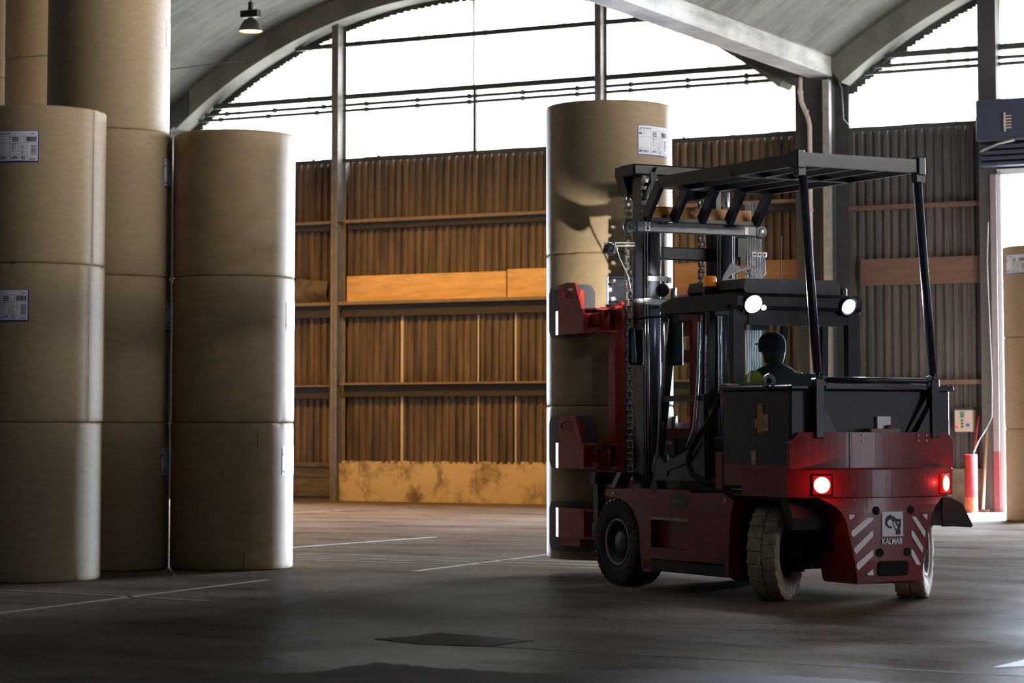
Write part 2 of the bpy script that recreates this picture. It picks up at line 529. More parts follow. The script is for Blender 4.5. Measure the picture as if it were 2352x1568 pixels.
# side and rear walls (mostly out of view, they close the hall)
M_plain = mat('dull_wall', (0.05, 0.045, 0.04), 0.8, noise=0.3, nscale=2)
mb = MB(); mb.box(-22.6, -22.3, DEEP, 0.3, 0, 10.6); tag(mb.build('wall_left', M_plain, WALL), None, None, kind='structure')
mb = MB(); mb.box(-22.6, 35.0, DEEP - .3, DEEP, 0, 10.6); tag(mb.build('wall_front', M_plain, WALL), None, None, kind='structure')
mb = MB()
mb.box(34.7, 35.0, DEEP, 0.3, 0, 4.6); mb.box(34.7, 35.0, DEEP, 0.3, 7.6, 10.6); mb.box(34.7, 35.0, DEEP, -27, 4.6, 7.6); mb.box(34.7, 35.0, -7, 0.3, 4.6, 7.6)
tag(mb.build('wall_right', M_plain, WALL), None, None, kind='structure')

mb = MB(); mb.add([(34.75, -27, 4.6), (34.75, -7, 4.6), (34.75, -7, 7.6), (34.75, -27, 7.6)], [(0, 1, 2, 3)])  # added unseen glowing strip, lights the stacks from high on the right
M_sidefill = mat('side_fill_glow', (.8, .8, .8), .5, emit=(1.0, .96, .86), estr=72.0)
tag(mb.build('window_9', M_sidefill, WALL), 'added unseen glowing strip high in the side wall, lighting the stacks from the right', None, kind='structure')
mb = MB(); mb.box(27.4, 27.6, DEEP, 0.1, 0, 5.8)  # added unseen partition, keeps the high side light off the lower rolls
tag(mb.build('wall_baffle', M_plain, WALL), 'added partition, out of view on the right, that cuts the side light low down', None, kind='structure')
mb = MB(); mb.add([(27.38, -23.7, 0.0), (27.38, -21.1, 0.0), (27.38, -21.1, 4.0), (27.38, -23.7, 4.0)], [(0, 1, 2, 3)])  # added unseen glowing sheet, gives the bumper its bright reflection
tag(mb.build('window_10', mat('side_glow_sheet', (.8, .8, .8), .5, emit=(.88, .92, 1.0), estr=4.5), WALL), 'added unseen glowing sheet for the doorway mirrored in the bumper', None, kind='structure')
# ------------------------------------------------------------------ end wall: corrugated cladding
def cladding_material():
    m = bpy.data.materials.new('weathered_cladding'); m.use_nodes = True
    nt = m.node_tree; N = nt.nodes; L = nt.links; b = N['Principled BSDF']
    tc = N.new('ShaderNodeTexCoord')
    mp = N.new('ShaderNodeMapping'); mp.inputs['Scale'].default_value = (1, 1, 0.12)
    n1 = N.new('ShaderNodeTexNoise'); n1.inputs['Scale'].default_value = 5.5; n1.inputs['Detail'].default_value = 6
    L.new(tc.outputs['Object'], mp.inputs[0]); L.new(mp.outputs[0], n1.inputs['Vector'])
    cr = N.new('ShaderNodeValToRGB')
    cr.color_ramp.elements[0].position = 0.35; cr.color_ramp.elements[0].color = (0.034, 0.023, 0.015, 1)
    cr.color_ramp.elements[1].position = 0.68; cr.color_ramp.elements[1].color = (0.120, 0.082, 0.048, 1)
    L.new(n1.outputs[0], cr.inputs[0]); L.new(cr.outputs[0], b.inputs['Base Color'])
    b.inputs['Roughness'].default_value = 0.6
    return m
M_clad = cladding_material()
def corrugated(mb, u0, u1, z0, z1, y=0.0, pitch=0.155, d=0.045):
    u = u0; pts = []
    while u < u1:
        pts += [(u, y), (u + pitch * .42, y), (u + pitch * .55, y + d), (u + pitch * .87, y + d)]
        u += pitch
    pts.append((u1, y))
    vs = []; fs = []
    for p in pts:
        vs += [(p[0], p[1], z0), (p[0], p[1], z1)]
    for i in range(len(pts) - 1): fs.append((2 * i, 2 * i + 2, 2 * i + 3, 2 * i + 1))
    mb.add(vs, fs)
mb = MB(); corrugated(mb, -22.3, -13.8, 0.70, 6.68); corrugated(mb, -13.8, -9.0, 5.2, 6.68); corrugated(mb, -9.0, -3.86, 0.70, 6.68); corrugated(mb, -3.62, 5.9, 0.70, 6.68); mb.cur = 1; corrugated(mb, 6.75, 9.32, 0.70, 6.68); mb.cur = 0
corrugated(mb, 14.5, 34.7, 0.70, 6.68)
mb.box(-22.3, -13.8, 0.12, 0.3, 0.0, 6.69); mb.box(-13.8, -9.0, 0.12, 0.3, 5.2, 6.69); mb.box(-9.0, 9.35, 0.12, 0.3, 0.0, 6.69); mb.box(14.5, 34.7, 0.12, 0.3, 0.0, 6.69)
M_clad2 = mat('dull_grey_cladding', (0.050, 0.046, 0.048), 0.6, noise=0.45, nscale=5, nstretch=(1, 1, .12))
tag(mb.build('wall_back', [M_clad, M_clad2], WALL, (0, 0, 0)), 'brown corrugated sheet end wall below the arched glazing', None, kind='structure')
M_base = bpy.data.materials.new('stained_concrete_base'); M_base.use_nodes = True
def base_mat():
    m = M_base; nt = m.node_tree; N = nt.nodes; L = nt.links; b = N['Principled BSDF']
    tc = N.new('ShaderNodeTexCoord')
    mp = N.new('ShaderNodeMapping'); mp.inputs['Scale'].default_value = (1, 1, 0.8)
    n1 = N.new('ShaderNodeTexNoise'); n1.inputs['Scale'].default_value = 2.6; n1.inputs['Detail'].default_value = 7; n1.inputs['Roughness'].default_value = .7
    L.new(tc.outputs['Object'], mp.inputs[0]); L.new(mp.outputs[0], n1.inputs['Vector'])
    cr = N.new('ShaderNodeValToRGB')
    e = cr.color_ramp.elements
    e[0].position = 0.33; e[0].color = (0.12, 0.09, 0.05, 1)
    e[1].position = 0.52; e[1].color = (0.46, 0.37, 0.24, 1)
    L.new(n1.outputs[0], cr.inputs[0]); L.new(cr.outputs[0], b.inputs['Base Color'])
    b.inputs['Roughness'].default_value = 0.85
base_mat()
M_darkbase = mat('dark_timber_base', (0.10, 0.085, 0.07), 0.8, noise=0.5, nscale=4, nstretch=(.4, 1, 2))
mb = MB(); mb.box(-3.76, 5.85, -0.13, 0.1, 0, 0.735)
x = -3.7
while x < 5.8:   # crumbling mortar bead along the top of the base
    r = random.uniform(.03, .05); mb.box(x, x + random.uniform(.05, .12), -0.10, -0.02, 0.72, 0.735 + r, bev=.01); x += random.uniform(.09, .16)
tag(mb.build('baseboard_back', M_base, WALL), 'stained concrete plinth below the cladding', None, kind='structure')
mb = MB(); mb.box(-9.0, -3.9, -0.06, 0.1, 0, 0.70); mb.box(-9.0, -3.9, -0.10, -.05, 0.66, 0.74); mb.box(-9.0, -3.9, -0.10, -.05, 0.08, 0.14); mb.box(-9.0, -3.9, -0.08, -.05, 0.46, 0.49)
tag(mb.build('baseboard_left', M_darkbase, WALL), None, None, kind='structure')
mb = MB(); mb.box(6.75, 9.32, -0.08, 0.1, 0, 0.72); mb.box(14.5, 34.7, -0.08, 0.1, 0, 0.72)
M_dirtc = mat('dirty_concrete', (0.16, 0.14, 0.12), 0.85, noise=0.5, nscale=3.5)
tag(mb.build('baseboard_right', M_dirtc, WALL), None, None, kind='structure')

# girts, ledges and timber panels on the wall
M_web = mat('shadowed_girt_web', (0.022, 0.018, 0.016), 0.8)  # shadow of the girt flange painted into this dark colour
M_girt = mat('rusty_girt', (0.16, 0.115, 0.08), 0.7, noise=0.3, nscale=6)
M_ply = mat('plywood_board', (0.50, 0.32, 0.14), 0.6, noise=0.25, nscale=3.0, nstretch=(0.5, 1, 3))
M_plyd = mat('dark_plywood', (0.085, 0.048, 0.038), 0.7, noise=0.3, nscale=3.0, nstretch=(0.5, 1, 3))
M_rag = mat('sagging_sheet', (0.10, 0.08, 0.06), 0.8, noise=0.5, nscale=3)
def strip(name, u0, u1, y0, y1, z0, z1, m, label, cat='beam', group=None):
    mb = MB(); mb.box(u0, u1, y0, y1, z0, z1)
    if name == 'wall_rail' and u1 < 6: mb.cur = 1; mb.box(u0, u1, y1 - .16, y1, z0 - (.23 if z0 < 5 else .12), z0)
    if name == 'wall_rail' and u1 < 6: m = [m, M_web]
    return tag(mb.build(name, m, WALL), label, cat, group)
G = 'wall rails of the end wall'
strip('wall_rail', -3.63, 5.9, -0.31, 0.0, 2.245, 2.285, M_girt, 'long thin steel rail low on the wall between plywood band and concrete plinth')
strip('wall_rail', -8.95, -3.87, -0.30, 0.0, 2.215, 2.245, M_girt, 'low steel rail on the wall left of the steel post, beside the stacked rolls')
strip('wall_rail', -3.55, 5.9, -0.30, 0.0, 5.40, 5.46, M_girt, 'upper steel rail on the wall above the plywood band')
strip('wall_rail', -8.95, -3.87, -0.30, 0.0, 5.40, 5.45, M_girt, 'upper steel rail on the wall left of the steel post')
strip('wall_rail', -3.68, 5.9, -0.32, 0.0, 3.80, 3.86, M_girt, 'steel ledge rail carrying the bright plywood band')
strip('wall_rail', -8.95, -3.87, -0.30, 0.0, 3.80, 3.86, M_girt, 'steel ledge rail below the dark sagging sheet left of the post')
strip('wall_rail', 6.75, 9.32, -0.10, 0.0, 5.22, 5.30, M_plyd, 'faint upper rail on the dark wall right of the pillar')
strip('wall_rail', 6.75, 9.32, -0.12, 0.0, 2.16, 2.24, M_plyd, 'low rail on the dark wall behind the electric box')
strip('plywood_board', -3.60, 2.48 - 2.52 - .03, -0.10, -0.02, 3.87, 4.37, M_ply, 'longer left board of the bright plywood band on the back wall', 'board')
strip('plywood_board', 3.4, 5.88, -0.11, -0.02, 3.87, 4.40, mat('dimmed_plywood', (0.22, 0.125, 0.06), 0.7, noise=0.3, nscale=3.0, nstretch=(0.5, 1, 3)), 'end of the plywood band beside the pillar, above the cab roof, lamp falloff painted as darker brown', 'board')  # lamp falloff painted into the darker colour of this end of the band
strip('plywood_board', 2.48 - 2.52, 3.37, -0.11, -0.02, 3.87, 4.40, M_ply, 'right board of the bright plywood band, behind the held paper rolls', 'board')
strip('plywood_board', 6.95, 9.25, -0.08, -0.02, 3.90, 4.36, M_plyd, 'dark reddish board on the wall right of the pillar', 'board')
mb = MB(); u = -7.5; vs = []; fs = []
while u < -3.95:
    dz = .06 * math.sin(u * 5) + random.uniform(-.02, .02)
    vs += [(u, -0.05 - .03 * math.sin(u * 9), 3.88), (u, -0.16, 4.08 + dz), (u, -0.07, 4.32 + dz * .4)]; u += .15
for i in range(len(vs) // 3 - 1):
    a = 3 * i; fs += [(a, a + 3, a + 4, a + 1), (a + 1, a + 4, a + 5, a + 2)]
mb.add(vs, fs)
sh = mb.build('sagging_sheet', M_rag, WALL); md = sh.modifiers.new('t', 'SOLIDIFY'); md.thickness = .01
tag(sh, 'dark ragged sheet sagging behind the ledge rail left of the steel post', 'sheet')
# vertical bright seams in the cladding
M_seam = mat('pale_seam_strip', (0.42, 0.36, 0.28), 0.6)
for u, ww, lab in ((-2.42, .055, 'leftmost of three pale vertical cover strips on the lower cladding'), (-0.73, .03, 'narrow middle cover strip on the lower cladding, near the wall centre'), (0.07, .035, 'rightmost of three pale cover strips, left of the held rolls')):
    mb = MB(); mb.box(u, u + ww, -0.02, 0.0, 0.76, 3.80); tag(mb.build('cover_strip', M_seam, WALL), lab, 'strip')

# posts and glazing bars
M_post = mat('painted_steel_post', (0.14, 0.13, 0.12), 0.55, noise=0.25, nscale=5)
M_bar = mat('dark_bar', (0.03, 0.035, 0.035), 0.6)
def ibeam(name, u, wd, y0, y1, z0, z1, m, label):
    mb = MB(); t = .012
    mb.box(u - wd / 2, u + wd / 2, y0, y0 + t, z0, z1); mb.box(u - wd / 2, u + wd / 2, y1 - t, y1, z0, z1); mb.box(u - .008, u + .008, y0, y1, z0, z1)
    return tag(mb.build(name, m, WALL), label, None, kind='structure')
def archz(c, u, r=RG): return ZC + math.sqrt(max(0.01, r * r - (u - c) ** 2)) + max(0, u - c) * .045
ibeam('trim_21', -3.75, .15, -.34, -.02, 0, archz(-.9, -3.75) + .1, M_post, 'tall steel post left of the plywood band')
ibeam('trim_22', 1.95, .13, -.30, -.02, 0, archz(-.9, 1.95) + .1, M_post, 'tall steel post rising behind the held rolls')
mb = MB(); mb.box(9.17, 9.49, -.30, 0.0, 0, archz(13.3, 9.33) + .2)
tag(mb.build('trim_23', mat('dark_door_post', (0.035, 0.034, 0.038), 0.6), WALL), 'broad dark post left of the open door', None, kind='structure')
mb = MB(); mb.box(-.775, -.735, -.10, -.03, 6.69, 7.9); mb.box(-.80, -.775, -.08, -.05, 6.69, 9.62)
tag(mb.build('trim_24', M_bar, WALL), 'thin middle mullion in the arched glazing', None, kind='structure')
k = 30
for (u0, u1) in ((-7.2, -3.82), (-3.68, 1.88), (2.02, 5.6)):
    for z, h in ((7.60, .055), (7.71, .055), (7.85, .10), (8.89, .09)):
        c = -.9
        e0 = max(u0, c - math.sqrt(RG ** 2 - (z - ZC) ** 2)); e1 = min(u1, c + math.sqrt(RG ** 2 - (z - ZC) ** 2))
        if e1 - e0 < .2: continue
        k += 1
        mb = MB(); mb.box(e0, e1, -.14, -.07, z, z + h)
        if h < .06:
            x = e0 + .5
            while x < e1: mb.box(x, x + .04, -.16, -.05, z - .02, z + .075); x += 1.15
        tag(mb.build('trim_%d' % k, M_bar, WALL), None, None, kind='structure')
for (u0, u1) in ((6.9, 9.17), (9.49, 16)):
    for z, h in ((7.60, .055), (7.71, .055), (7.87, .10)):
        e0 = max(u0, 13.3 - math.sqrt(RG ** 2 - (z - ZC) ** 2))
        k += 1
        mb = MB(); mb.box(e0, u1, -.14, -.07, z, z + h)
        tag(mb.build('trim_%d' % k, M_bar, WALL), None, None, kind='structure')

# glazing: translucent sheets lit by the sky outside, rust streaks below the arch
def glaze_material(c):
    m = bpy.data.materials.new('daylit_translucent_sheet'); m.use_nodes = True
    nt = m.node_tree; N = nt.nodes; L = nt.links
    N.clear()
    out = N.new('ShaderNodeOutputMaterial'); em = N.new('ShaderNodeEmission')
    tc = N.new('ShaderNodeTexCoord'); sp = N.new('ShaderNodeSeparateXYZ'); L.new(tc.outputs['Object'], sp.inputs[0])
    def M(op, a, b=None):
        q = N.new('ShaderNodeMath'); q.operation = op
        for i, v in enumerate((a, b)):
            if v is None: continue
            if isinstance(v, (int, float)): q.inputs[i].default_value = v
            else: L.new(v, q.inputs[i])
        return q.outputs[0]
    du = M('SUBTRACT', sp.outputs[0], c); dz = M('SUBTRACT', sp.outputs[2], ZC)
    r = M('POWER', M('ADD', M('MULTIPLY', du, du), M('MULTIPLY', dz, dz)), 0.5)
    mp = N.new('ShaderNodeMapping'); mp.inputs['Scale'].default_value = (1, 1, .06)
    n1 = N.new('ShaderNodeTexNoise'); n1.inputs['Scale'].default_value = 6; n1.inputs['Detail'].default_value = 5
    L.new(tc.outputs['Object'], mp.inputs[0]); L.new(mp.outputs[0], n1.inputs['Vector'])
    lim = M('SUBTRACT', RG - .02, M('MULTIPLY', M('POWER', n1.outputs[0], 7), 30))   # streak length varies
    t = M('DIVIDE', M('SUBTRACT', r, lim), 0.35)
    cl = N.new('ShaderNodeClamp'); L.new(t, cl.inputs[0])
    mx = N.new('ShaderNodeMix'); mx.data_type = 'RGBA'
    L.new(cl.outputs[0], mx.inputs[0]); mx.inputs[6].default_value = (0.95, 1.0, 0.98, 1); mx.inputs[7].default_value = (0.17, 0.15, 0.105, 1)
    L.new(mx.outputs[2], em.inputs[0]); em.inputs[1].default_value = GLAZE
    L.new(em.outputs[0], out.inputs[0])
    return m
k = 0
for c, u0, u1 in ((-15.1, -21.8, -8.5), (-0.9, -7.75, 5.9), (13.3, 6.74, 19.9), (27.5, 20.9, 34.1)):
    k += 1
    mb = MB(); vs = []; fs = []; nn = 60
    for i in range(nn + 1):
        u = u0 + (u1 - u0) * i / nn
        vs += [(u, 0.02, 6.66), (u, 0.02, archz(c, u) + .04)]
    for i in range(nn): fs.append((2 * i, 2 * i + 2, 2 * i + 3, 2 * i + 1))
    mb.add(vs, fs)
    tag(mb.build('window_%d' % k, glaze_material(c), WALL, (0, 0, 0)), 'arched translucent glazing lit by daylight', None, kind='structure')
    # dark serrated closure strip along the arch and ragged sill
    mb = MB(); u = u0
    while u < u1 - .1:
        z = min(archz(c, u), archz(c, u + .155)); zt = max(archz(c, u), archz(c, u + .155))
        mb.box(u, u + .095, -0.02, 0.015, z - .045, zt + .12); mb.box(u + .09, u + .16, -0.02, 0.015, z - .015, zt + .12)
        u += .155
    u = u0
    while u < u1:
        mb.box(u, min(u1, u + .5), -0.06, 0.015, 6.62, 6.69 + random.uniform(0, .015)); u += .5
        if random.random() < .3: mb.box(u - .2, u - .17, -0.05, .01, 6.68, 6.73)
    tag(mb.build('trim_%d' % (60 + k), M_bar, WALL, (0, 0, 0)), None, None, kind='structure')

for q in ([(4.95, 7.95), (5.4, 7.72), (5.98, 7.40), (5.98, 8.3), (4.95, 8.3)], [(6.68, 7.40), (7.05, 7.56), (7.5, 7.86), (7.5, 8.6), (6.68, 8.6)], [(-8.1, 7.3), (-7.7, 7.34), (-7.1, 7.70), (-7.1, 8.3), (-8.1, 8.3)]):
    k += 1
    mb = MB(); mb.prism(q, -.06 if q[0][0] == 6.68 else -.54, .01, 'y'); tag(mb.build('trim_%d' % (70 + k), M_bar, WALL), None, None, kind='structure')
# pillar between the bays
M_pil = mat('dark_pillar', (0.028, 0.028, 0.030), 0.6, noise=0.3, nscale=4)
mb = MB(); mb.prism([(5.9, 0), (6.5, 0), (6.5, 7.6), (6.9, 7.75), (6.9, 9.0), (5.5, 9.0), (5.5, 7.85), (5.9, 7.5)], -0.45, 0.1, 'y'); mb.box(6.49, 6.75, -.05, .1, 0, 7.7)
tag(mb.build('pillar', M_pil, WALL), 'dark pillar carrying the valley beam between the two arches', None, kind='structure')
for q in (-22.2, -8.05, 20.4, 34.6):
    mb = MB(); mb.prism([(q - .52, 0), (q + .45, 0), (q + .45, 7.4), (q + .9, 7.9), (q + .9, 9.0), (q - .9, 9.0), (q - .9, 7.9), (q - .52, 7.4)], -0.45, 0.1, 'y')
    tag(mb.build('pillar', M_pil, WALL), 'dark pillar at the foot of an arch along the end wall', None, kind='structure')
mb = MB(); mb.box(6.46, 6.58, -0.58, -0.465, 0, 7.5)
tag(mb.build('conduit_post', M_galv, WALL), 'pale square steel post along the right face of the dark pillar', 'post')
mb = MB(); mb.tube([(6.02, -.5, 7.6), (6.02, -.5, 7.35), (6.05, -.52, 7.15), (6.17, -.52, 6.85), (6.2, -.52, 6.7), (6.2, -.52, 4.0), (6.21, -.52, 0.0)], .04, 12)
for z in (6.95, 7.3, 5.2, 3.2, 1.4): mb.tube([(6.13 if 6.8 < z < 7 else (6.03 if z > 7 else 6.2), -.52, z), (6.13 if 6.8 < z < 7 else (6.03 if z > 7 else 6.2), -.52, z + .05)], .052, 12)
tag(mb.build('downpipe', M_beige, WALL), 'pinkish grey drain pipe bending down the front of the dark pillar', 'pipe')
mb = MB()
pts = [(6.62, -.5, 7.6), (6.72, -.5, 7.5), (6.77, -.45, 7.35), (6.78, -.4, 6.8), (6.86, -.3, 6.68)]
mb.tube(pts, .012, 6); tag(mb.build('loose_cable', M_dark, WALL), 'thin black cable looping beside the pillar under the right arch', 'cable')

# ------------------------------------------------------------------ doorway on the right
M_jamb = mat('pale_door_jamb', (0.60, 0.62, 0.66), 0.5)
M_shut = mat('blue_shutter', (0.022, 0.030, 0.060), 0.5, noise=0.2, nscale=3)
mb = MB(); mb.box(9.49, 9.56, -.32, .28, 0, 5.78); mb.box(14.4, 14.5, -.32, .28, 0, 5.78); mb.box(9.49, 14.5, -.32, .28, 5.70, 5.80)
door = tag(mb.build('door_1', M_jamb, WALL), 'tall open doorway full of daylight at the right edge', None, kind='structure')
M_lint = mat('lintel_steel', (0.12, 0.12, 0.14), 0.6)
mb = MB(); mb.box(9.35, 14.5, -.1, .28, 5.78, 7.0)
tag(mb.build('trim_71', M_lint, WALL), None, None, kind='structure')
t = empty('roller_shutter', WALL, (11.9, -.5, 5.8), 'dark blue roller shutter housing above the open doorway', 'shutter')
mb = MB(); mb.box(9.22, 14.6, -.62, -.12, 6.25, 6.96, bev=.02); mb.build('housing', M_shut, parent=t)
mb = MB()
for i in range(4): mb.box(9.25, 14.6, -.58 + .02 * i, -.3, 5.83 + i * .10, 5.90 + i * .10, bev=.01)
mb.build('shutter_slats', M_shut, parent=t)
mb = MB(); mb.tube([(9.30, -.60, 6.08), (9.62, -.64, 6.2), (9.9, -.66, 6.24)], .02, 8); mb.build('bracket_arm', M_galv, parent=t)
mb = MB()
for i in range(5): mb.box(9.74, 9.84, -.65, -.62, 6.45 + i * .05, 6.47 + i * .05)
mb.box(9.72, 9.745, -.66, -.62, 6.40, 6.72); mb.build('vent_grille', M_beige, parent=t)
# red and pale door edge guard with cables
mb = MB(); mb.box(9.38, 9.485, -.36, -.30, 1.02, 5.72)
mb.cur = 1; mb.box(9.38, 9.485, -.365, -.30, 0, 1.02)
tag(mb.build('door_guide_rail', [mat('pinkish_rail', (0.16, 0.14, 0.155), .5), mat('red_rail', (.12, .025, .03), .5)], WALL), 'tall steel guide rail left of the open doorway, red at its foot', 'rail')
mb = MB(); mb.tube([(9.36, -.42, 4.9), (9.33, -.42, 4.2), (9.36, -.42, 3.2), (9.39, -.42, 2.2), (9.38, -.42, 1.6), (9.30, -.45, 1.42), (9.20, -.6, 1.2), (9.17, -.8, 1.0), (9.17, -.82, .1)], .007, 6)
tag(mb.build('hanging_cable', mat('dull_cable', (.13, .11, .10), .6), WALL), 'pale cable hanging beside the doorway down into the red bollard', 'cable')

t = empty('electric_box', WALL, (8.80, -.15, 1.34), 'small white electric control box on the dark wall right of the machine', 'box')
M_ebox = mat('box_cream', (0.50, 0.45, 0.42), 0.5)
mb = MB(); mb.box(8.66, 8.98, -.22, -.03, 1.35, 1.73, bev=.012); mb.build('cabinet', M_ebox, parent=t)
mb = MB(); mb.box(8.63, 9.0, -.26, -.02, 1.735, 1.765); mb.build('hood', M_dark, parent=t)
mb = MB(); mb.box(8.765, 8.83, -.228, -.2, 1.59, 1.69); mb.build('display', mat('green_display', (.03, .14, .11), .3), parent=t)
for z in (1.545, 1.49, 1.435):
    mb = MB(); mb.lathe([(0, 0), (.016, 0), (.016, .02), (0, .02)], 12, 'y', Matrix.Translation((8.80, -.24, z))); mb.build('button', M_black, parent=t)
mb = MB(); mb.lathe([(0, 0), (.02, 0), (.02, .025), (0, .025)], 12, 'y', Matrix.Translation((8.70, -.245, 1.43))); mb.build('stop_button', mat('red_button', (.7, .06, .02), .4), parent=t)
mb = MB(); mb.box(8.865, 8.925, -.226, -.2, 1.44, 1.49); mb.build('sticker', mat('blue_sticker', (.03, .07, .35), .5), parent=t)

t = empty('bollard', WALL, (9.18, -1.0, 0), 'red steel bollard with chipped paint standing left of the doorway', 'bollard')
M_boll = mat('red_bollard_paint', (0.26, 0.022, 0.026), 0.5, spec=.2)
M_chip = mat('chipped_orange_primer', (0.50, 0.10, 0.025), 0.6, noise=0.8, nscale=24, color2=(0.22, 0.018, 0.02), nstretch=(1, 1, .5))
mb = MB(); mb.smooth = True
mb.cur = 1; mb.lathe([(.105, .01), (.105, .26)], 28, 'z', Matrix.Translation((9.18, -1.0, 0)))
mb.cur = 0; mb.lathe([(.105, .26), (.105, .97), (.098, .975), (.09, .97), (.09, .4)], 28, 'z', Matrix.Translation((9.18, -1.0, 0)))
mb.build('bollard_tube', [M_boll, M_chip], parent=t)
mb = MB(); mb.lathe([(0, 0), (.17, 0), (.17, .012), (0, .012)], 24, 'z', Matrix.Translation((9.14, -1.0, 0))); mb.build('base_plate', M_galv, parent=t)
t = empty('marker_pole', WALL, (8.93, -.4, 0), 'thin leaning pole, red above and white below, beside the red bollard', 'pole')
mb = MB(); mb.tube([(9.08, -.18, 1.62), (9.02, -.28, .97)], .017, 8); mb.build('red_upper_length', M_boll, parent=t)
mb = MB(); mb.tube([(9.02, -.28, .97), (8.92, -.42, 0.02)], .018, 8); mb.build('white_lower_length', M_wht, parent=t)
mb = MB(); mb.tube([(9.27, -.12, 2.3), (9.22, -.5, .05)], .03, 6)
tag(mb.build('wooden_pole', M_girt, WALL), 'brown wooden pole leaning on the wall behind the red bollard', 'pole')
mb = MB(); mb.box(8.55, 9.3, -.42, -.14, 0.0, 0.045)
tag(mb.build('floor_board', M_dirtc, WALL), 'flat dusty board lying on the floor at the foot of the dark wall', 'board')

# ------------------------------------------------------------------ high bay lamp
t = empty('high_bay_lamp', WALL, (-0.95, -7.6, 8.1), 'bell shaped high bay lamp glowing orange under the left vault', 'lamp')
LX, LY, LZ = -1.30, -6.9, 8.03
M_bell = mat('bell_grey', (0.16, 0.15, 0.14), 0.45, metal=0.5)
mb = MB(); mb.smooth = True
mm = Matrix.Translation((LX, LY, LZ))
mb.lathe([(.2, 0), (.203, .012), (.185, .05), (.16, .12), (.11, .19), (.05, .225), (.04, .235)], 28, 'z', mm)
mb.build('lamp_shade', M_bell, parent=t)
mb = MB(); mb.lathe([(0, .015), (.183, .015)], 24, 'z', mm); mb.build('lit_opening', M_sodium, parent=t)
mb = MB(); mb.box(LX - .17, LX + .17, LY - .07, LY + .07, LZ + .24, LZ + .36, bev=.01); mb.box(LX - .03, LX + .03, LY - .03, LY + .03, LZ + .36, LZ + .5); mb.build('ballast_box', M_dark, parent=t)
mb = MB(); mb.tube([(LX, LY, LZ + .5), (LX, LY, 10.09)], .012, 6); mb.build('suspension_rod', M_dark, parent=t)
lamp('sodium_lamp', 'SPOT', WALL, (LX, LY, LZ - .02), (0, 0.10, -1), 5200, (1.0, 0.46, 0.045), .12, 155, 0.6)
# bare hanging wire across the vault
mb = MB(); mb.tube([(-9.0, -6.0, 7.66), (-7.0, -2.5, 8.28), (-5.72, -.53, 8.73)], .009, 5)
tag(mb.build('hanging_wire', M_dark, WALL), 'thin wire strung under the left vault to the arched rib', 'wire')

# ------------------------------------------------------------------ paper rolls
RR = 0.625
def roll_label_mesh(root, a_left, z_bot, R, full=True):
    """shipping label wrapped on the roll; a_left = azimuth (radians, clockwise towards the right when seen from outside) of the left edge"""
    W_, H_ = 0.425, 0.297
    mb = MB()
    def P(x, y, d): 
        a = a_left + x / R            # seen from outside, +x runs counter-clockwise
        return ((R + d) * math.cos(a), (R + d) * math.sin(a), z_bot + y)
    def rect(x0, y0, x1, y1, mi, d):
        nseg = max(1, int((x1 - x0) / .03)); mb.cur = mi
        vs = []; fs = []
        for i in range(nseg + 1):
            xx = x0 + (x1 - x0) * i / nseg
            vs += [P(xx, y0, d), P(xx, y1, d)]
        for i in range(nseg): fs.append((2 * i, 2 * i + 2, 2 * i + 3, 2 * i + 1))
        mb.add(vs, fs)
    def text(s, x, y, size, sx=1.0, bold=0.0, mi=2, d=.004):
        vs, fs, wd = text_geo(s, size, sx, bold); mb.cur = mi
        mb.add([P(x + v[0], y + v[1], d) for v in vs], fs)
    rect(0, 0, W_, H_, 1, .0015); rect(.007, .014, W_ - .010, H_ - .004, 0, .0025)
    ink = 2
    for y in (.074, .182, .243): rect(.008, y, .30 if y < .1 else W_ - .011, y + .0018, ink, .003)
    for x, y0, y1 in ((.150, .014, .243), (.235, .074, .182), (.318, .04, .182), (.288, .182, .243), (.250, .014, .074)): rect(x, y0, x + .0018, y1, ink, .003)
    for y in (.100, .128, .155): rect(.155, y, .318, y + .0014, ink, .003)
    rect(.318, .045, W_ - .011, .0465, ink, .003)
    text('8813061', .012, .032, .036, .92, .0006)
    text('1474', .168, .032, .036, .92, .0006)
    text('K3', .268, .026, .050, .62, .0004)
    text('42.5', .172, .160, .024, 1.0, .0004); text('1', .262, .160, .024); text('15', .262, .080, .024)
    text('762', .175, .133, .020); text('570', .262, .133, .020); text('90', .175, .106, .020); text('M', .262, .106, .020)
    text('Norske Skog', .058, .262, .020, 1.0, .0004, 1); text('Skogn', .345, .262, .017, 1.0, 0, 1)
    text('news', .060, .212, .020, 1.0, 0, 2); rect(.012, .206, .045, .226, 1, .004)
    for i in range(3): rect(.175, .226 - i * .016, .235, .234 - i * .016, 2, .003)
    x = .308
    while x < .398: 
        ww = random.choice((.0015, .003, .0045)); rect(x, .192, x + ww, .238, 2, .003); x += ww + random.choice((.0015, .0025))
    y = .064
    while y < .160:
        ww = random.choice((.002, .004)); rect(.350, y, .403, y + ww, 2, .003); y += ww + .0025
    text('7348008', .335, .022, .018)
    # small green leaf mark
    for dx, dy in ((.014, .250), (.026, .257)):
        mb.cur = 3
        mb.add([P(dx, dy, .004), P(dx + .016, dy + .004, .004), P(dx + .024, dy + .024, .004), P(dx + .008, dy + .018, .004)], [(0, 1, 2, 3)])
    o = mb.build('shipping_label', [M_white, M_blue, M_ink, M_green], origin=(0, 0, 0), parent=root)
    o.location = (0, 0, 0)
    o['label'] = 'white shipping label with blue border and black print'
    return o

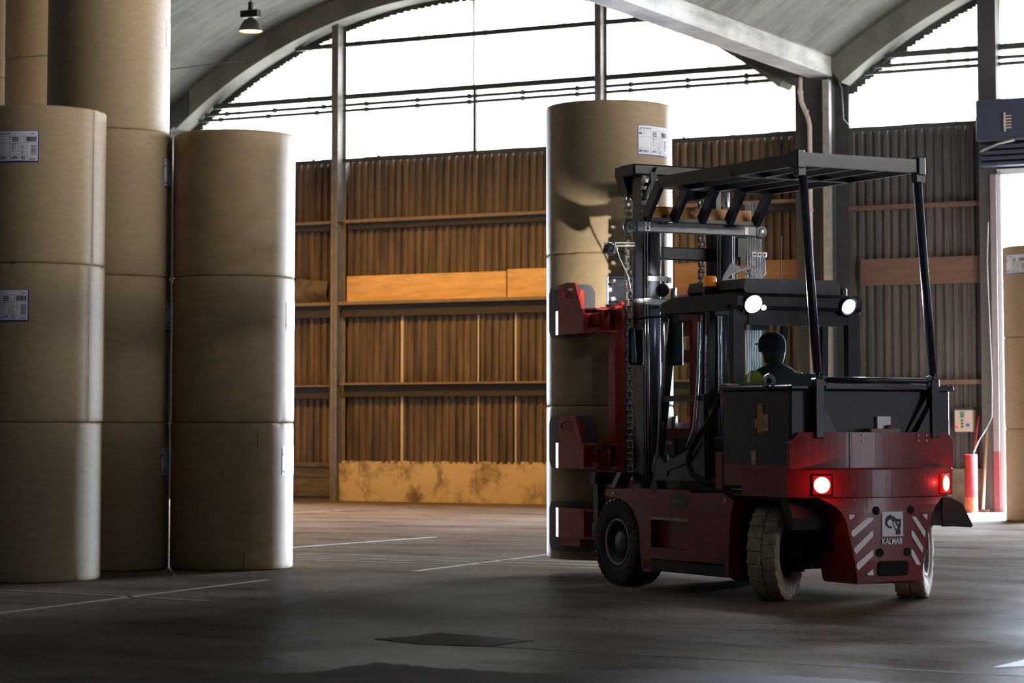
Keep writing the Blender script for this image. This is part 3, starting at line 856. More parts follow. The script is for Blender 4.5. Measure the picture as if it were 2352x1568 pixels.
def paper_roll(x, y, z, h, R, label, group, lab_px=None, lab_z=0.98, seam=None, frame=WORLD, worn=False, jit=0.004, tears=()):
    r = random.Random(int(x * 1000) + int(z * 77))
    root = bpy.data.objects.new('paper_roll', None); C.objects.link(root)
    root.matrix_world = frame @ Matrix.Translation((x + r.uniform(-jit, jit), y + r.uniform(-jit, jit), z))
    tag(root, label, 'paper roll', group)
    mb = MB(); n = 128
    e = .014
    prof = [(R - .16, 0), (R - .05, 0), (R - .022, 0), (R - .006, .006), (R - .001, .02), (R, .06)] + [(R, .06 + (h - .12) * i / 6) for i in range(1, 6)] + [(R, h - .06), (R - .001, h - .02), (R - .006, h - .006), (R - .022, h), (R - .05, h), (R - .16, h)]
    vs = []; fs = []
    ph = [r.uniform(0, 6.28) for _ in range(6)]
    for i in range(n):
        a = 2 * PI * i / n
        wav = .0045 * math.sin(a * 9 + ph[0]) + .0035 * math.sin(a * 23 + ph[1]) + .002 * math.sin(a * 41 + ph[2])
        wav2 = .0045 * math.sin(a * 11 + ph[3]) + .0035 * math.sin(a * 19 + ph[4]) + .002 * math.sin(a * 37 + ph[5])
        lap = 0.0
        if seam is not None:
            da = (a - seam) % (2 * PI)
            lap = .005 if da < 1.2 else 0
        for j, (rr, hh) in enumerate(prof):
            rad = rr + lap
            if j in (2, 3, 4): rad += min(0, wav) * .9; hh = hh + (max(0, wav) * .6 if j == 3 else 0)
            if len(prof) - 5 <= j < len(prof) - 2: rad += min(0, wav2) * .9; hh = hh + (min(0, wav2) * .6 if j == len(prof) - 4 else 0)
            vs.append((rad * math.cos(a), rad * math.sin(a), hh))
    k = len(prof)
    for i in range(n):
        j = (i + 1) % n
        for q in range(k - 1): fs.append((i * k + q, j * k + q, j * k + q + 1, i * k + q + 1))
    mb.smooth = True; mb.add(vs, fs); mb.smooth = False
    fs = [tuple(i * k for i in range(n))[::-1], tuple(i * k + k - 1 for i in range(n))]
    b0 = len(mb.v) - len(vs)
    for f in fs: mb.f.append(tuple(b0 + q for q in f)); mb.mi.append(0); mb.sm.append(False)
    body = mb.build('wrapping', M_kraft2 if worn else M_kraft, origin=(0, 0, 0), parent=root); body.location = (0, 0, 0)
    if seam is not None:
        mb = MB(); vs = []
        for q in range(13):
            hh = .02 + (h - .04) * q / 12; wv = .0012 + .0016 * r.random()
            for d in (-wv - .001, wv): vs.append(((R + .0058) * math.cos(seam + d / R), (R + .0058) * math.sin(seam + d / R), hh))
        mb.add(vs, [(2 * q, 2 * q + 1, 2 * q + 3, 2 * q + 2) for q in range(12)])
        mb.build('wrapping_edge', mat('brown_wrap_edge', (.10, .06, .04), .8), origin=(0, 0, 0), parent=root).location = (0, 0, 0)
    if lab_px is not None: roll_label_mesh(root, lab_px, lab_z, R + (.0035 if seam is not None else 0))
    for ta, tz, tl in tears:   # small dark tears in the wrapping
        mb = MB(); wv = .004
        pts = [((R + .0015) * math.cos(ta + d / R), (R + .0015) * math.sin(ta + d / R), tz + q) for d, q in ((-wv, 0), (wv, .01), (wv * .6, tl), (-wv * .6, tl - .01))]
        mb.add(pts, [(0, 1, 2, 3)])
        mb.build('tear', M_joint, origin=(0, 0, 0), parent=root).location = (0, 0, 0)
    return root

def az(cx, cy, px_dx):
    """azimuth on the roll facing the camera, shifted sideways by px_dx metres (positive to the right as seen)"""
    v = math.atan2(-cy, -cx)
    return v + math.asin(max(-1, min(1, px_dx / RR)))

HR = 1.477
S1 = (-4.52, 22.995)
g = 'stack of rolls at the left edge of the picture'
nm = ['lowest roll of the three high stack nearest the camera, cut by the left edge', 'middle roll of the stack nearest the camera, with a white label at the left edge', 'top roll of the stack nearest the camera, its label beside the left picture edge']
for i in range(3):
    cx, cy_ = S1
    paper_roll(cx, cy_, i * HR, HR, RR, nm[i], g, (az(cx, cy_, -.395 + [0, -.055, 0.0][i]) if i else None), [1.0, .93, .935][i], seam=az(cx, cy_, .50 - .03 * (2 - i)) if i else None)
S2 = (-4.13, 24.76)
g = 'tall stack of rolls between the two front stacks'
nm = ['lowest roll of the tall stack standing between the left and middle stacks', 'second roll from the floor in the tall stack between the front stacks', 'third roll from the floor in the tall stack, topped by a brightly rimmed roll', 'topmost visible roll of the tall stack, bright down its right side']
for i in range(4):
    cx, cy_ = S2
    paper_roll(cx + (-.03 if i == 3 else 0), cy_, i * HR, HR, RR, nm[i], g, az(cx, cy_, [.53, .555, .53, .575][i]), [.93, .93, .92, .87][i], seam=None)
S3 = (-2.868, 24.86)
g = 'free standing stack of three rolls right of the tall stack'
nm = ['lowest roll of the free standing stack, labelled near its right side, dark scuffs', 'middle roll of the free standing stack, faint label at its glowing right edge', 'top roll of the free standing stack, left of the brown wall']
for i in range(3):
    cx, cy_ = S3
    a = az(cx, cy_, [.50, .53, 0][i])
    paper_roll(cx, cy_, i * HR, HR, RR, nm[i], g, a if i < 2 else None, [.94, .94][i] if i < 2 else 0, worn=True,
               tears=[(az(cx, cy_, .25), 1.22, .16), (az(cx, cy_, -.1), .95, .07), (az(cx, cy_, .12), 0.02, .16)] if i == 0 else ([(az(cx, cy_, -.05), .2, .04)] if i == 1 else ()))
# dark stack further back
SB = (-5.62, 29.6)
nm = ['lowest roll of a shaded stack far back at the left', 'second roll of a shaded stack far back at the left', 'third roll of a shaded stack far back at the left', 'unlit fourth roll of the shaded stack behind the nearest stack', 'unlit fifth roll of the shaded stack, cut by the top picture edge']
for i in range(5): paper_roll(SB[0], SB[1], i * HR, HR, RR, nm[i], 'shaded stack behind the left stacks')
for i in range(5): paper_roll(-6.42, 27.0, i * HR, HR, RR, 'roll of a stack barely entering the picture at its upper left edge', 'stack at the far left edge')
for i in range(5): paper_roll(-6.85, 31.3, i * HR, HR, RR, 'roll of an added unseen stack that keeps door light off the other left stacks', 'hindmost stack')  # added unseen stack, blocks the left door's light from the shaded stack
for q in (-2.6, -3.95):  # two more added unseen stacks in the path of the left door's light
    p = WALL @ Vector((q, -10, 0))
    for i in range(5): paper_roll(p.x, p.y, i * HR, HR, RR, 'roll of an added unseen row that keeps door light off the left stacks', 'added row of unseen stacks at the left')
# stack in front of the doorway
g = 'stack of rolls before the open doorway'
nm = ['lowest roll of the stack before the bright doorway at the right edge', 'middle roll of the stack before the bright doorway at the right edge', 'top roll with a white label before the bright doorway at the right edge']
for i in range(3): paper_roll(8.235, 37.35, i * 1.403, 1.403, RR, nm[i], g, az(8.235, 37.35, -.56) if i == 2 else None, .97)

# ------------------------------------------------------------------ the machine
TR = empty('forklift_truck', TRUCK, (0, 0, 0), 'dark red forklift truck with lit work lights, clamping a tall column of paper rolls', 'forklift')
def part(mb, name, m, parent=None, label=None):
    o = mb.build(name, m, parent=parent or TR)
    if label: o['label'] = label
    return o
TR['_o'] = (0, 0, 0)
# chassis: dark inner body
mb = MB(); mb.box(-.60, .60, .55, 2.0, .22, .90); mb.box(-.44, .44, 2.0, 2.95, .22, .86, bev=.02); mb.box(-.45, .45, -.35, .55, .42, .95)
mb.box(-.62, .62, 1.1, 2.1, .86, .96)
chassis = part(mb, 'chassis', M_black)
for s, nmx in ((-1, 'left'), (1, 'right')):
    X0, X1 = (s * .70, s * .80) if s > 0 else (-.80, -.70)
    a, b = min(X0, X1), max(X0, X1)
    mb = MB()
    # front fender with arch
    arch = [(1.98, .15), (2.02, .30), (2.04, .45), (2.07, .58), (2.14, .68), (2.24, .745), (2.38, .785), (2.66, .805), (2.60, .868), (1.83, .885), (1.83, .15)]
    mb.prism(arch, a, b, 'x')
    mb.box(a, b, 1.18, 1.83, .64, .885)      # rail above the step
    mb.box(a, b, 1.18, 1.83, .27, .37)
    mb.box(a + (.07 if s < 0 else 0), b - (.07 if s > 0 else 0), 1.18, 1.83, .37, .64)
    part(mb, 'side_panel', M_red)
    mb = MB(); mb.prism([(1.18, .28), (1.18, .865), (.62, .875), (.46, .82), (.52, .60), (.545, .17), (.60, .17), (.60, .28)], min(s * .70, s * .825), max(s * .70, s * .825), 'x')
    part(mb, 'side_cover', M_red)
    mb = MB(); mb.box(a, b, .60, 1.98, .165, .265, bev=.008); part(mb, 'skirt', M_black)
    mb = MB(); mb.box(min(s * .66, s * .81), max(s * .66, s * .81), 1.18, 1.83, .615, .64); part(mb, 'step_plate', M_beige)
    # wide fender top over the front wheel
    mb = MB(); mb.prism([(2.66, .80), (2.60, .865), (2.0, .885), (2.0, .855), (2.4, .80)], min(s * .45, s * .72), max(s * .45, s * .72), 'x'); part(mb, 'fender_top', M_red)
mb = MB(); mb.prism([(2.58, .88), (2.66, .88), (2.54, 1.02), (2.46, 1.02)], -.73, -.60, 'x'); part(mb, 'fender_bracket', M_grey)
for q in ((-.812, -.80, 2.45, 2.50, .82, .845), (-.835, -.825, .55, .60, .80, .835)):
    mb = MB(); mb.box(*q); part(mb, 'marker_sticker', M_orange)
# small dark blue plate with lettering
mb = MB(); mb.box(-.806, -.80, 1.20, 1.48, .74, .84); part(mb, 'maker_plate', mat('navy_plate', (.012, .014, .05), .4))
vs, fs, wd = text_geo('BKTRUCK', .055, .9)
mb = MB(); mb.add([(-.808, 1.46 - v[0], .765 + v[1]) for v in vs], fs); part(mb, 'plate_lettering', M_grey)
# pipe ends and steering parts under the cab
mb = MB(); mb.lathe([(0, 0), (.06, 0), (.06, .10), (0, .10)], 16, 'x', Matrix.Translation((-.80, 1.78, .90))); part(mb, 'tow_pin', M_black)

def wheel(name, x, y, width, steer, tyre_m, outer, R=.39, label=None, groove=22, rim_r=.20):
    root = bpy.data.objects.new(name, None); C.objects.link(root); root.parent = TR; root.location = (x, y, R)
    root['_o'] = (0, 0, 0)
    if label: root['label'] = label
    root.rotation_euler = (0, 0, R_(steer))
    h = width / 2
    mb = MB(); mb.smooth = True
    prof = [(rim_r + .01, -h * .80), (rim_r + .05, -h * .93), (R - .10, -h), (R - .045, -h * .97), (R - .022, -h * .86), (R - .016, -h * .5), (R - .016, h * .5), (R - .022, h * .86), (R - .045, h * .97), (R - .10, h), (rim_r + .05, h * .93), (rim_r + .01, h * .80)]
    mb.lathe(prof, 72, 'x'); mb.smooth = False
    for k in range(groove):   # tread lugs: two staggered rows
        for sd in (-1, 1):
            a = 2 * PI * (k + (.25 if sd > 0 else -.25)) / groove
            m = Matrix.Rotation(a, 4, 'X') @ Matrix.Translation((sd * h * .52, 0, R - .02)) @ Matrix.Rotation(sd * .12, 4, 'Z')
            mb.box(-h * .47, h * .47, -R * PI / groove * .93, R * PI / groove * .93, -.012, .018, m, bev=.006)
            m2 = Matrix.Rotation(a, 4, 'X') @ Matrix.Translation((sd * h * .93, 0, R - .045))
            mb.box(-h * .07, h * .07, -R * PI / groove * .88, R * PI / groove * .88, -.035, .020, m2, bev=.006)
    o = mb.build('tyre', tyre_m, origin=(0, 0, 0), parent=root); o.location = (0, 0, 0)
    mb = MB(); mb.smooth = True
    oo = outer
    mb.lathe([(rim_r + .012, oo * h * .82), (rim_r + .004, oo * h * .86), (rim_r - .012, oo * h * .80), (rim_r - .03, oo * h * .35), (rim_r - .09, oo * h * .30), (0, oo * h * .30)], 40, 'x')
    mb.lathe([(rim_r + .012, -oo * h * .82), (rim_r - .012, -oo * h * .80), (rim_r - .02, oo * h * .2)], 40, 'x')
    o = mb.build('rim', M_dark, origin=(0, 0, 0), parent=root); o.location = (0, 0, 0)
    mb = MB(); mb.smooth = True
    mb.lathe([(rim_r + .014, oo * h * .84), (rim_r + .010, oo * h * .90), (rim_r - .004, oo * h * .88), (rim_r - .008, oo * h * .8)], 40, 'x')
    o = mb.build('rim_edge', M_beige, origin=(0, 0, 0), parent=root); o.location = (0, 0, 0)
    mb = MB(); mb.smooth = True
    mb.lathe([(0, oo * h * .74), (.085, oo * h * .72), (.10, oo * h * .62), (.10, oo * h * .3)], 28, 'x')
    o = mb.build('hub', M_grey, origin=(0, 0, 0), parent=root); o.location = (0, 0, 0)
    return root
wheel('wheel', -.655, 2.43, .32, 0, M_rubber, -1, groove=34, label='black front wheel on the left side')
wheel('wheel', .655, 2.43, .32, 0, M_rubber, 1, groove=34, label='black front wheel on the right side')
wheel('wheel', -.60, .17, .25, -52, M_tyre, -1, label='dusty beige rear wheel turned sharply, left side')
wheel('wheel', .60, -.12, .25, -45, M_tyre, 1, label='dusty beige rear wheel turned sharply, right side')
mb = MB(); mb.box(-.42, .42, -.08, .10, .30, .48, bev=.02)
for s in (-1, 1):
    c = Vector((s * .47, 0.02, .39))
    mb.tube([c + Vector((0, 0, -.15)), c + Vector((0, 0, .17))], .05, 12)
    mb.tube([c, (-.60 + .09, .10, .39) if s < 0 else (.60 - .09, -.05, .39)], .075, 14)
    for q in (-.11, .11): mb.box(c.x - .09, c.x + .09, c.y - .07, c.y + .07, .39 + q - .02, .39 + q + .02, bev=.01)
mb.tube([(-.42, -.12, .34), (.42, -.14, .34)], .03, 10); mb.tube([(-.25, -.13, .40), (.25, -.13, .40)], .055, 14)
part(mb, 'steer_axle', M_dark)

# counterweight: curved bumper band, upper hood plate and tapering tail
def ycurve(x, b=-.62, k=.30, w=.84): return b + k * abs(x / w) ** 2.2
def curved_slab(mb, levels, depth, n=28):
    """levels: (z, half width left, half width right, rear y at centre, curvature)"""
    vs = []
    for z, hl, hr, b, kk in levels:
        for i in range(n + 1):
            x = -hl + (hl + hr) * i / n
            vs.append((x, ycurve(x, b, kk), z))
        vs.append((hr, depth, z)); vs.append((-hl, depth, z))
    m = n + 3; fs = []
    for q in range(len(levels) - 1):
        for i in range(m):
            j = (i + 1) % m
            fs.append((q * m + i, q * m + j, (q + 1) * m + j, (q + 1) * m + i))
    fs.append(tuple(range(m))[::-1]); fs.append(tuple((len(levels) - 1) * m + i for i in range(m)))
    mb.smooth = False
    mb.add(vs, fs)
mb = MB(); curved_slab(mb, [(.855, .82, .82, -.60, .27), (.865, .84, .84, -.62, .27), (1.085, .845, .845, -.625, .27), (1.10, .82, .82, -.60, .27)], .30)
cw = part(mb, 'counterweight_bumper', M_red)
# upper hood plate with rounded upper corners
mb = MB(); pts = []
for x, z in [(-.83, 1.10), (-.815, 1.30)] + [(-.815 + .09 * (1 - math.cos(t)), 1.30 + .09 * math.sin(t)) for t in (R_(30), R_(60), R_(90))] + [(.815 - .09 * (1 - math.cos(t)), 1.30 + .09 * math.sin(t)) for t in (R_(90), R_(60), R_(30))] + [(.815, 1.30), (.83, 1.10)]:
    pts.append((x, z))
n = len(pts); vs = []; fs = []
cols = 24
for side in (0, 1):
    for i in range(cols + 1):
        x = -.83 + 1.66 * i / cols
        # top height at x
        zt = 1.39
        ax = abs(x)
        if ax > .725: zt = 1.30 + .09 * math.sqrt(max(0, 1 - ((ax - .725) / .105) ** 2))
        y = ycurve(x, -.50, .12) + (.05 if side else 0)
        vs += [(x, y, 1.09), (x, y + .02 * 0, zt)]
for side in (0, 1):
    o = side * 2 * (cols + 1)
    for i in range(cols): fs.append((o + 2 * i, o + 2 * i + 2, o + 2 * i + 3, o + 2 * i + 1))
o = 2 * (cols + 1)
for i in range(cols): fs += [(2 * i + 1, 2 * i + 3, o + 2 * i + 3, o + 2 * i + 1), (2 * i, 2 * i + 2, o + 2 * i + 2, o + 2 * i)]
fs += [(0, 1, o + 1, o), (2 * cols, 2 * cols + 1, o + 2 * cols + 1, o + 2 * cols)]
mb.add(vs, fs)
mb.box(-.82, .82, -.36, .60, .95, 1.12)
hood = part(mb, 'rear_hood', M_red)
mb = MB(); mb.box(-.315, -.298, ycurve(-.3, -.50, .12) - .006, ycurve(-.3, -.50, .12) + .01, 1.10, 1.385); part(mb, 'hood_seam', M_grey)
mb = MB()
for x in (-.285, -.19, .39, .485):
    for z in (1.365, 1.32):
        mb = MB(); mb.lathe([(0, 0), (.009, 0), (.009, .01), (0, .01)], 10, 'y', Matrix.Translation((x, ycurve(x, -.50, .12) - .008, z))); part(mb, 'hood_rivet', M_galv)
# tail
mb = MB()
curved_slab(mb, [(.16, .29, .29, -.555, .12), (.18, .315, .315, -.60, .12), (.35, .35, .35, -.612, .12), (.66, .42, .42, -.618, .14), (.74, .46, .46, -.62, .16), (.80, .52, .52, -.62, .2), (.858, .62, .62, -.62, .24)], -.10)
tail = part(mb, 'counterweight_tail', M_red)
def on_tail(poly, d=.006, m=M_galv, name='stripe', cur=None):
    mb = MB()
    n = len(poly)
    yy = lambda x: ycurve(x, -.618, .13) - d
    vs = [(p[0], yy(p[0]), p[1]) for p in poly] + [(p[0], yy(p[0]) + .02, p[1]) for p in poly]
    mb.add(vs, [tuple(range(n)), tuple(range(n, 2 * n))[::-1]] + [(i, (i + 1) % n, n + (i + 1) % n, n + i) for i in range(n)])
    return part(mb, name, m, tail if False else None)
M_refl = mat('reflective_white', (0.93, 0.91, 0.95), 0.3)
ST = [[(-.405, .725), (-.355, .725), (-.36, .705), (-.395, .685)], [(-.235, .70), (-.18, .70), (-.18, .68), (-.365, .545), (-.385, .565), (-.38, .595)], [(-.185, .60), (-.18, .55), (-.34, .41), (-.36, .43), (-.36, .455)],
      [(-.185, .445), (-.18, .395), (-.32, .28), (-.34, .295), (-.34, .33)], [(-.185, .285), (-.18, .235), (-.235, .235), (-.24, .25)],
      [(.21, .70), (.255, .70), (.36, .575), (.35, .53), (.335, .54)], [(.205, .585), (.225, .585), (.33, .45), (.32, .40), (.205, .545)], [(.20, .435), (.22, .43), (.305, .305), (.255, .31), (.20, .39)], [(.325, .715), (.385, .72), (.375, .67)]]
for p in ST: on_tail(p, .006, M_refl, 'warning_stripe')
def disc_on_tail(x, z, r, name, m, d=.004):
    on_tail([(x + r * math.cos(2 * PI * i / 20), z + r * math.sin(2 * PI * i / 20)) for i in range(20)], d, m, name)
M_hole = mat('hole_black', (0.004, 0.002, 0.002), 0.9)
for x, z in ((-.15, .755), (.20, .755), (-.115, .415), (.165, .415)): disc_on_tail(x, z, .036, 'bolt_hole', M_hole)
rr = lambda x0, x1, z0, z1, r: [(x0 + r, z0), (x1 - r, z0), (x1, z0 + r), (x1, z1 - r), (x1 - r, z1), (x0 + r, z1), (x0, z1 - r), (x0, z0 + r)]
on_tail(rr(-.13, .17, .225, .345, .02), .004, M_hole, 'tow_slot')
# badge: white plate with black bird-like emblem and letters beneath
M_badge = mat('badge_white', (0.82, 0.84, 0.88), 0.35)
BX0, BX1, BZ0, BZ1 = -.095, .115, .545, .745
on_tail([(BX0, BZ0), (BX1, BZ0), (BX1, BZ1), (BX0, BZ1)], .008, M_badge, 'badge_plate')
def emb(px, py):   # emblem outline coordinates taken on the plate
    return (BX0 + (px - 270) / (1050 - 270) * (BX1 - BX0), BZ1 - (py - 235) / (1095 - 235) * (BZ1 - BZ0))
def strip_poly(pts_out, pts_in): return [emb(*p) for p in pts_out] + [emb(*p) for p in pts_in[::-1]]
# ring part
co, ri = (572, 585), (565, 625)
outer = [(co[0] + 190 * math.cos(R_(t)), co[1] + 232 * math.sin(R_(t))) for t in range(70, 300, 10)]
inner = [(ri[0] + 105 * math.cos(R_(t)), ri[1] + 122 * math.sin(R_(t))) for t in range(70, 300, 10)]
def emb_strip(o_, i_, name='emblem'):
    mb = MB(); vs = []; fs = []
    for a, b in zip(o_, i_):
        for p in (a, b):
            x, z = emb(*p); vs.append((x, ycurve(x, -.618, .13) - .0105, z))
    for i in range(len(o_) - 1): fs.append((2 * i, 2 * i + 2, 2 * i + 3, 2 * i + 1))
    mb.add(vs, fs)
    return mb
mb = emb_strip(outer, inner)
m2 = emb_strip([(665, 384), (700, 400), (740, 440), (790, 475), (850, 498), (910, 500), (965, 488)], [(618, 512), (650, 545), (680, 590), (755, 560), (775, 580), (850, 575), (960, 575)])
mb.add(m2.v, m2.f)
m2 = emb_strip([(655, 560), (672, 640), (690, 720), (730, 820), (790, 900)], [(690, 540), (692, 640), (712, 720), (755, 810), (800, 865)]); mb.add(m2.v, m2.f)
m2 = emb_strip([(750, 500), (760, 600), (785, 680), (860, 770), (800, 870), (770, 960), (762, 1035)], [(830, 500), (810, 600), (840, 665), (900, 770), (940, 870), (945, 960), (945, 1035)]); mb.add(m2.v, m2.f)
m2 = emb_strip([(895, 560), (895, 650), (850, 700), (860, 780), (900, 800)], [(962, 500), (962, 650), (960, 700), (955, 780), (950, 800)]); mb.add(m2.v, m2.f)
m2 = emb_strip([(800, 560), (960, 560)], [(800, 590), (960, 590)]); mb.add(m2.v, m2.f)
part(mb, 'badge_emblem', M_ink)
vs, fs, wd = text_geo('KALMAR', .072, 1.0, .0022)
sx = .205 / wd
mb = MB(); mb.add([(-.095 + v[0] * sx, ycurve(-.095 + v[0] * sx, -.618, .13) - .009, .482 + v[1]) for v in vs], fs); part(mb, 'badge_letters', M_badge)
# tail lights
for x, nme in ((-.60, 'round'), (.665, 'square')):
    yy = ycurve(x, -.625, .27)
    nx = -2.2 * .27 * abs(x / .84) ** 1.2 / .84 * (1 if x > 0 else -1)
    n3 = Vector((nx * -1 * -1, -1, 0)).normalized() if False else Vector((-nx * -1, -1, 0)).normalized()
    n3 = Vector((-(nx), -1, 0)).normalized()
    rot = n3.to_track_quat('Z', 'Y').to_matrix().to_4x4()
    m = Matrix.Translation((x, yy, .965)) @ rot
    tl = bpy.data.objects.new('tail_light', None); C.objects.link(tl); tl.parent = TR; tl.location = (x, yy, .965); tl['_o'] = (x, yy, .965)
    mb = MB(); mb.box(-.078, .078, -.078, .078, -.02, .020, m, bev=.004); part(mb, 'lamp_housing', M_red if x < 0 else M_lens2, tl)
    mb = MB(); mb.smooth = True; mb.lathe([(0, .026), (.04, .025), (.062, .022), (.066, .020)], 28, 'z', m); part(mb, 'lens', M_tealens, tl)
    lamp('tail_light_glow', 'POINT', None, tuple(n3 * .12), (0, -1, 0), 1.8, (1, .03, .02), 0.0, parent=tl)
# rear fenders
mb = MB(); mb.prism([(-.36, .60), (-.38, .70), (-.30, .84), (-.25, .86), (.50, .88), (.50, .86), (-.2, .84), (-.30, .68), (-.32, .60)], -.80, -.42, 'x'); part(mb, 'rear_fender', M_black)
mb = MB()
for p, q in (((.80, .845), (.93, .79)), ((.93, .79), (1.04, .60))):
    mb.prism([p, q, (q[0] - .012, q[1] - .012), (p[0] - .012, p[1] - .012)], -.36, .30, 'y')
mb.prism([(.72, .60), (1.04, .60), (.93, .79), (.80, .845), (.72, .845)], -.37, -.35, 'y')
part(mb, 'rear_mudguard', M_rubber, label='black rubber mudguard on the right side')

# battery box
mb = MB(); mb.box(-.815, .815, -.37, .64, .92, 1.745, bev=.02)
box = part(mb, 'battery_box', M_box)
mb = MB(); mb.box(-.83, .83, -.41, -.34, 1.735, 1.775, bev=.01); mb.box(-.83, -.79, -.40, .65, 1.735, 1.775, bev=.01); mb.box(.79, .83, -.40, .65, 1.735, 1.775, bev=.01)
mb.beam((-.5, -.415, 1.765), (.05, -.43, 1.785), .03, .035); mb.beam((.05, -.43, 1.785), (.8, -.415, 1.745), .03, .035)
part(mb, 'box_rim', M_dark)
mb = MB()
for x, y in ((-.80, -.05), (.81, -.1)): 
    mb.lathe([(.035, -.012), (.06, -.012), (.06, .012), (.035, .012), (.035, -.012)], 20, 'y', Matrix.Translation((x, y, 1.81)))
    mb.box(x - .06, x + .06, y - .012, y + .012, 1.75, 1.79)
part(mb, 'lifting_eye', M_grey)
M_stick = mat('yellow_sticker', (0.62, 0.32, 0.03), 0.5, noise=.2, nscale=20)
M_stick2 = mat('pink_sticker', (0.70, 0.42, 0.30), 0.5, noise=.6, nscale=30)
def side_patch(name, m, pts):
    mb = MB(); n = len(pts); mb.add([(-.8195, y, z) for y, z in pts], [tuple(range(n))]); return part(mb, name, m)
side_patch('sticker', M_stick, [(.095, 1.625), (.02, 1.625), (.015, 1.385), (.10, 1.385)])
side_patch('sticker', M_stick2, [(.015, 1.54), (-.065, 1.54), (-.065, 1.40), (.012, 1.40)])
side_patch('sticker', M_orange, [(.10, 1.50), (.15, 1.495), (.13, 1.47), (.14, 1.42), (.10, 1.45)])
side_patch('sticker', M_stick2, [(.20, 1.235), (.12, 1.235), (.125, 1.06), (.18, 1.06)])
vs, fs, wd = text_geo('B054114', .075, .62)
mb = MB(); mb.add([(-.8195, .175 - v[0] * .21 / wd, 1.305 + v[1]) for v in vs], fs); part(mb, 'box_number', mat('faded_print', (.20, .13, .12), .6))
mb = MB(); mb.box(.035, .17, -.40, -.372, 1.42, 1.52); part(mb, 'paper_notice', M_refl); 
mb = MB(); mb.box(-.10, .19, -.50, -.40, 1.385, 1.42); part(mb, 'glove_lump', mat('rag', (.3, .26, .2), .8))
mb = MB(); mb.box(.11, .16, -.44, -.40, 1.395, 1.45, bev=.01); part(mb, 'small_red_reflector', M_redarm)

# guard posts on the counterweight
gp = {}
for s in (-1, 1):
    x = s * .585
    mb = MB(); mb.box(x - .045, x + .045, -.47, -.40, 1.34, 1.83, bev=.008)
    mb.prism([(x + s * -.045, 1.36), (x + s * -.045, 1.60), (x + s * -.20, 1.36)], -.45, -.435, 'y')
    part(mb, 'guard_post', M_frame)
    mb = MB(); mb.tube([(x, -.44, 1.80), (x, -.43, 1.87)], .018, 10); mb.tube([(x, -.43, 1.87), (x + s * .004, -.25, 3.50)], .037, 16); mb.tube([(x + s * .004, -.25, 3.50), (x + s * .01, -.22, 3.60)], .020, 10)
    part(mb, 'guard_strut', M_frame)
mb = MB(); mb.tube([(-.54, -.435, 1.815), (.56, -.435, 1.815)], .027, 14); mb.box(-.56, -.52, -.46, -.41, 1.77, 1.85); mb.box(.52, .56, -.46, -.41, 1.77, 1.85)
mb.beam((.56, -.40, 1.70), (.35, -.36, 1.36), .06, .03)
part(mb, 'cross_tube', M_frame)
# overhead guard
Y0, Y1 = -.23, 1.98
mb = MB()
mb.box(-.62, -.585, Y0, Y1, 3.585, 3.695); mb.box(.585, .62, Y0, Y1, 3.585, 3.695)
mb.box(-.62, .62, Y0 - .03, Y0 + .03, 3.585, 3.695); mb.box(-.62, .62, .72, .78, 3.585, 3.64)
for x in (-.30, 0, .30): mb.box(x - .015, x + .015, Y0, Y1, 3.59, 3.66)
mb.box(-.60, .60, Y1 - .05, Y1 + .01, 3.585, 3.68)
mb.box(-.66, -.58, Y0 - .05, Y0 + .06, 3.56, 3.72, bev=.01); mb.box(.58, .66, Y0 - .05, Y0 + .06, 3.56, 3.72, bev=.01)
mb.box(.57, .66, Y0 - .04, Y0 + .04, 3.50, 3.57); mb.box(-.64, -.57, Y0 - .04, Y0 + .04, 3.50, 3.57)
part(mb, 'overhead_guard', M_frame)
for x in (-.60, -.30, 0, .30, .60):
    mb = MB(); mb.beam((x, Y1, 3.63), (x, 2.23, 3.335), .05, .10, up=(0, 1, .3)); part(mb, 'front_guard_bar', M_frame)
mb = MB(); mb.box(-.64, .64, 2.20, 2.27, 3.315, 3.345); part(mb, 'front_guard_rail', M_frame)
mb = MB(); mb.box(-.56, .60, 2.30, 2.31, 3.345, 3.46); part(mb, 'mounting_plate', M_orange, label='flat plate behind the front guard bars, sodium glow painted into its orange')  # sodium lamp glow painted into the plate's orange colour
mb = MB()
for x in (-.35, .40):
    mb = MB(); mb.tube([(x, 2.33, 3.30), (x, 2.33, 3.38)], .045, 12); mb.tube([(x, 2.33, 3.38), (x, 2.33, 3.46)], .02, 10); part(mb, 'plate_bolt', M_dark)

# ------------------------------------------------------------------ cab
mb = MB()
def pil(p, q, wx=.05, wy=.06): mb.beam(p, q, wx, wy, up=(1, 0, 0))
for s in (-1, 1):
    x = s * .60
    pil((x, 2.05, .95), (x, 1.74, 2.47)); pil((x, 1.17, .95), (x, 1.14, 2.47)); pil((x, .74, .95), (x, .74, 2.47), .07, .10)
    mb.beam((x, 1.74, 2.47), (x, .72, 2.47), .06, .06); mb.beam((x, 2.08, .95), (x, .72, .95), .05, .06)
for y, z in ((.74, 2.36), (.74, 1.00), (1.74, 2.47), (2.05, .97)): mb.beam((-.6, y, z), (.6, y, z), .06, .07)
mb.box(-.50, .50, .70, .76, 2.31, 2.49)
mb.box(-.58, .58, .72, .76, .96, 1.76)
cab = part(mb, 'cab_frame', M_black)
mb = MB(); mb.prism([(.64, 2.47), (.66, 2.44), (1.85, 2.44), (1.92, 2.47), (1.88, 2.54), (1.70, 2.58), (.70, 2.585), (.64, 2.55)], -.65, .65, 'x'); part(mb, 'cab_roof', M_black)
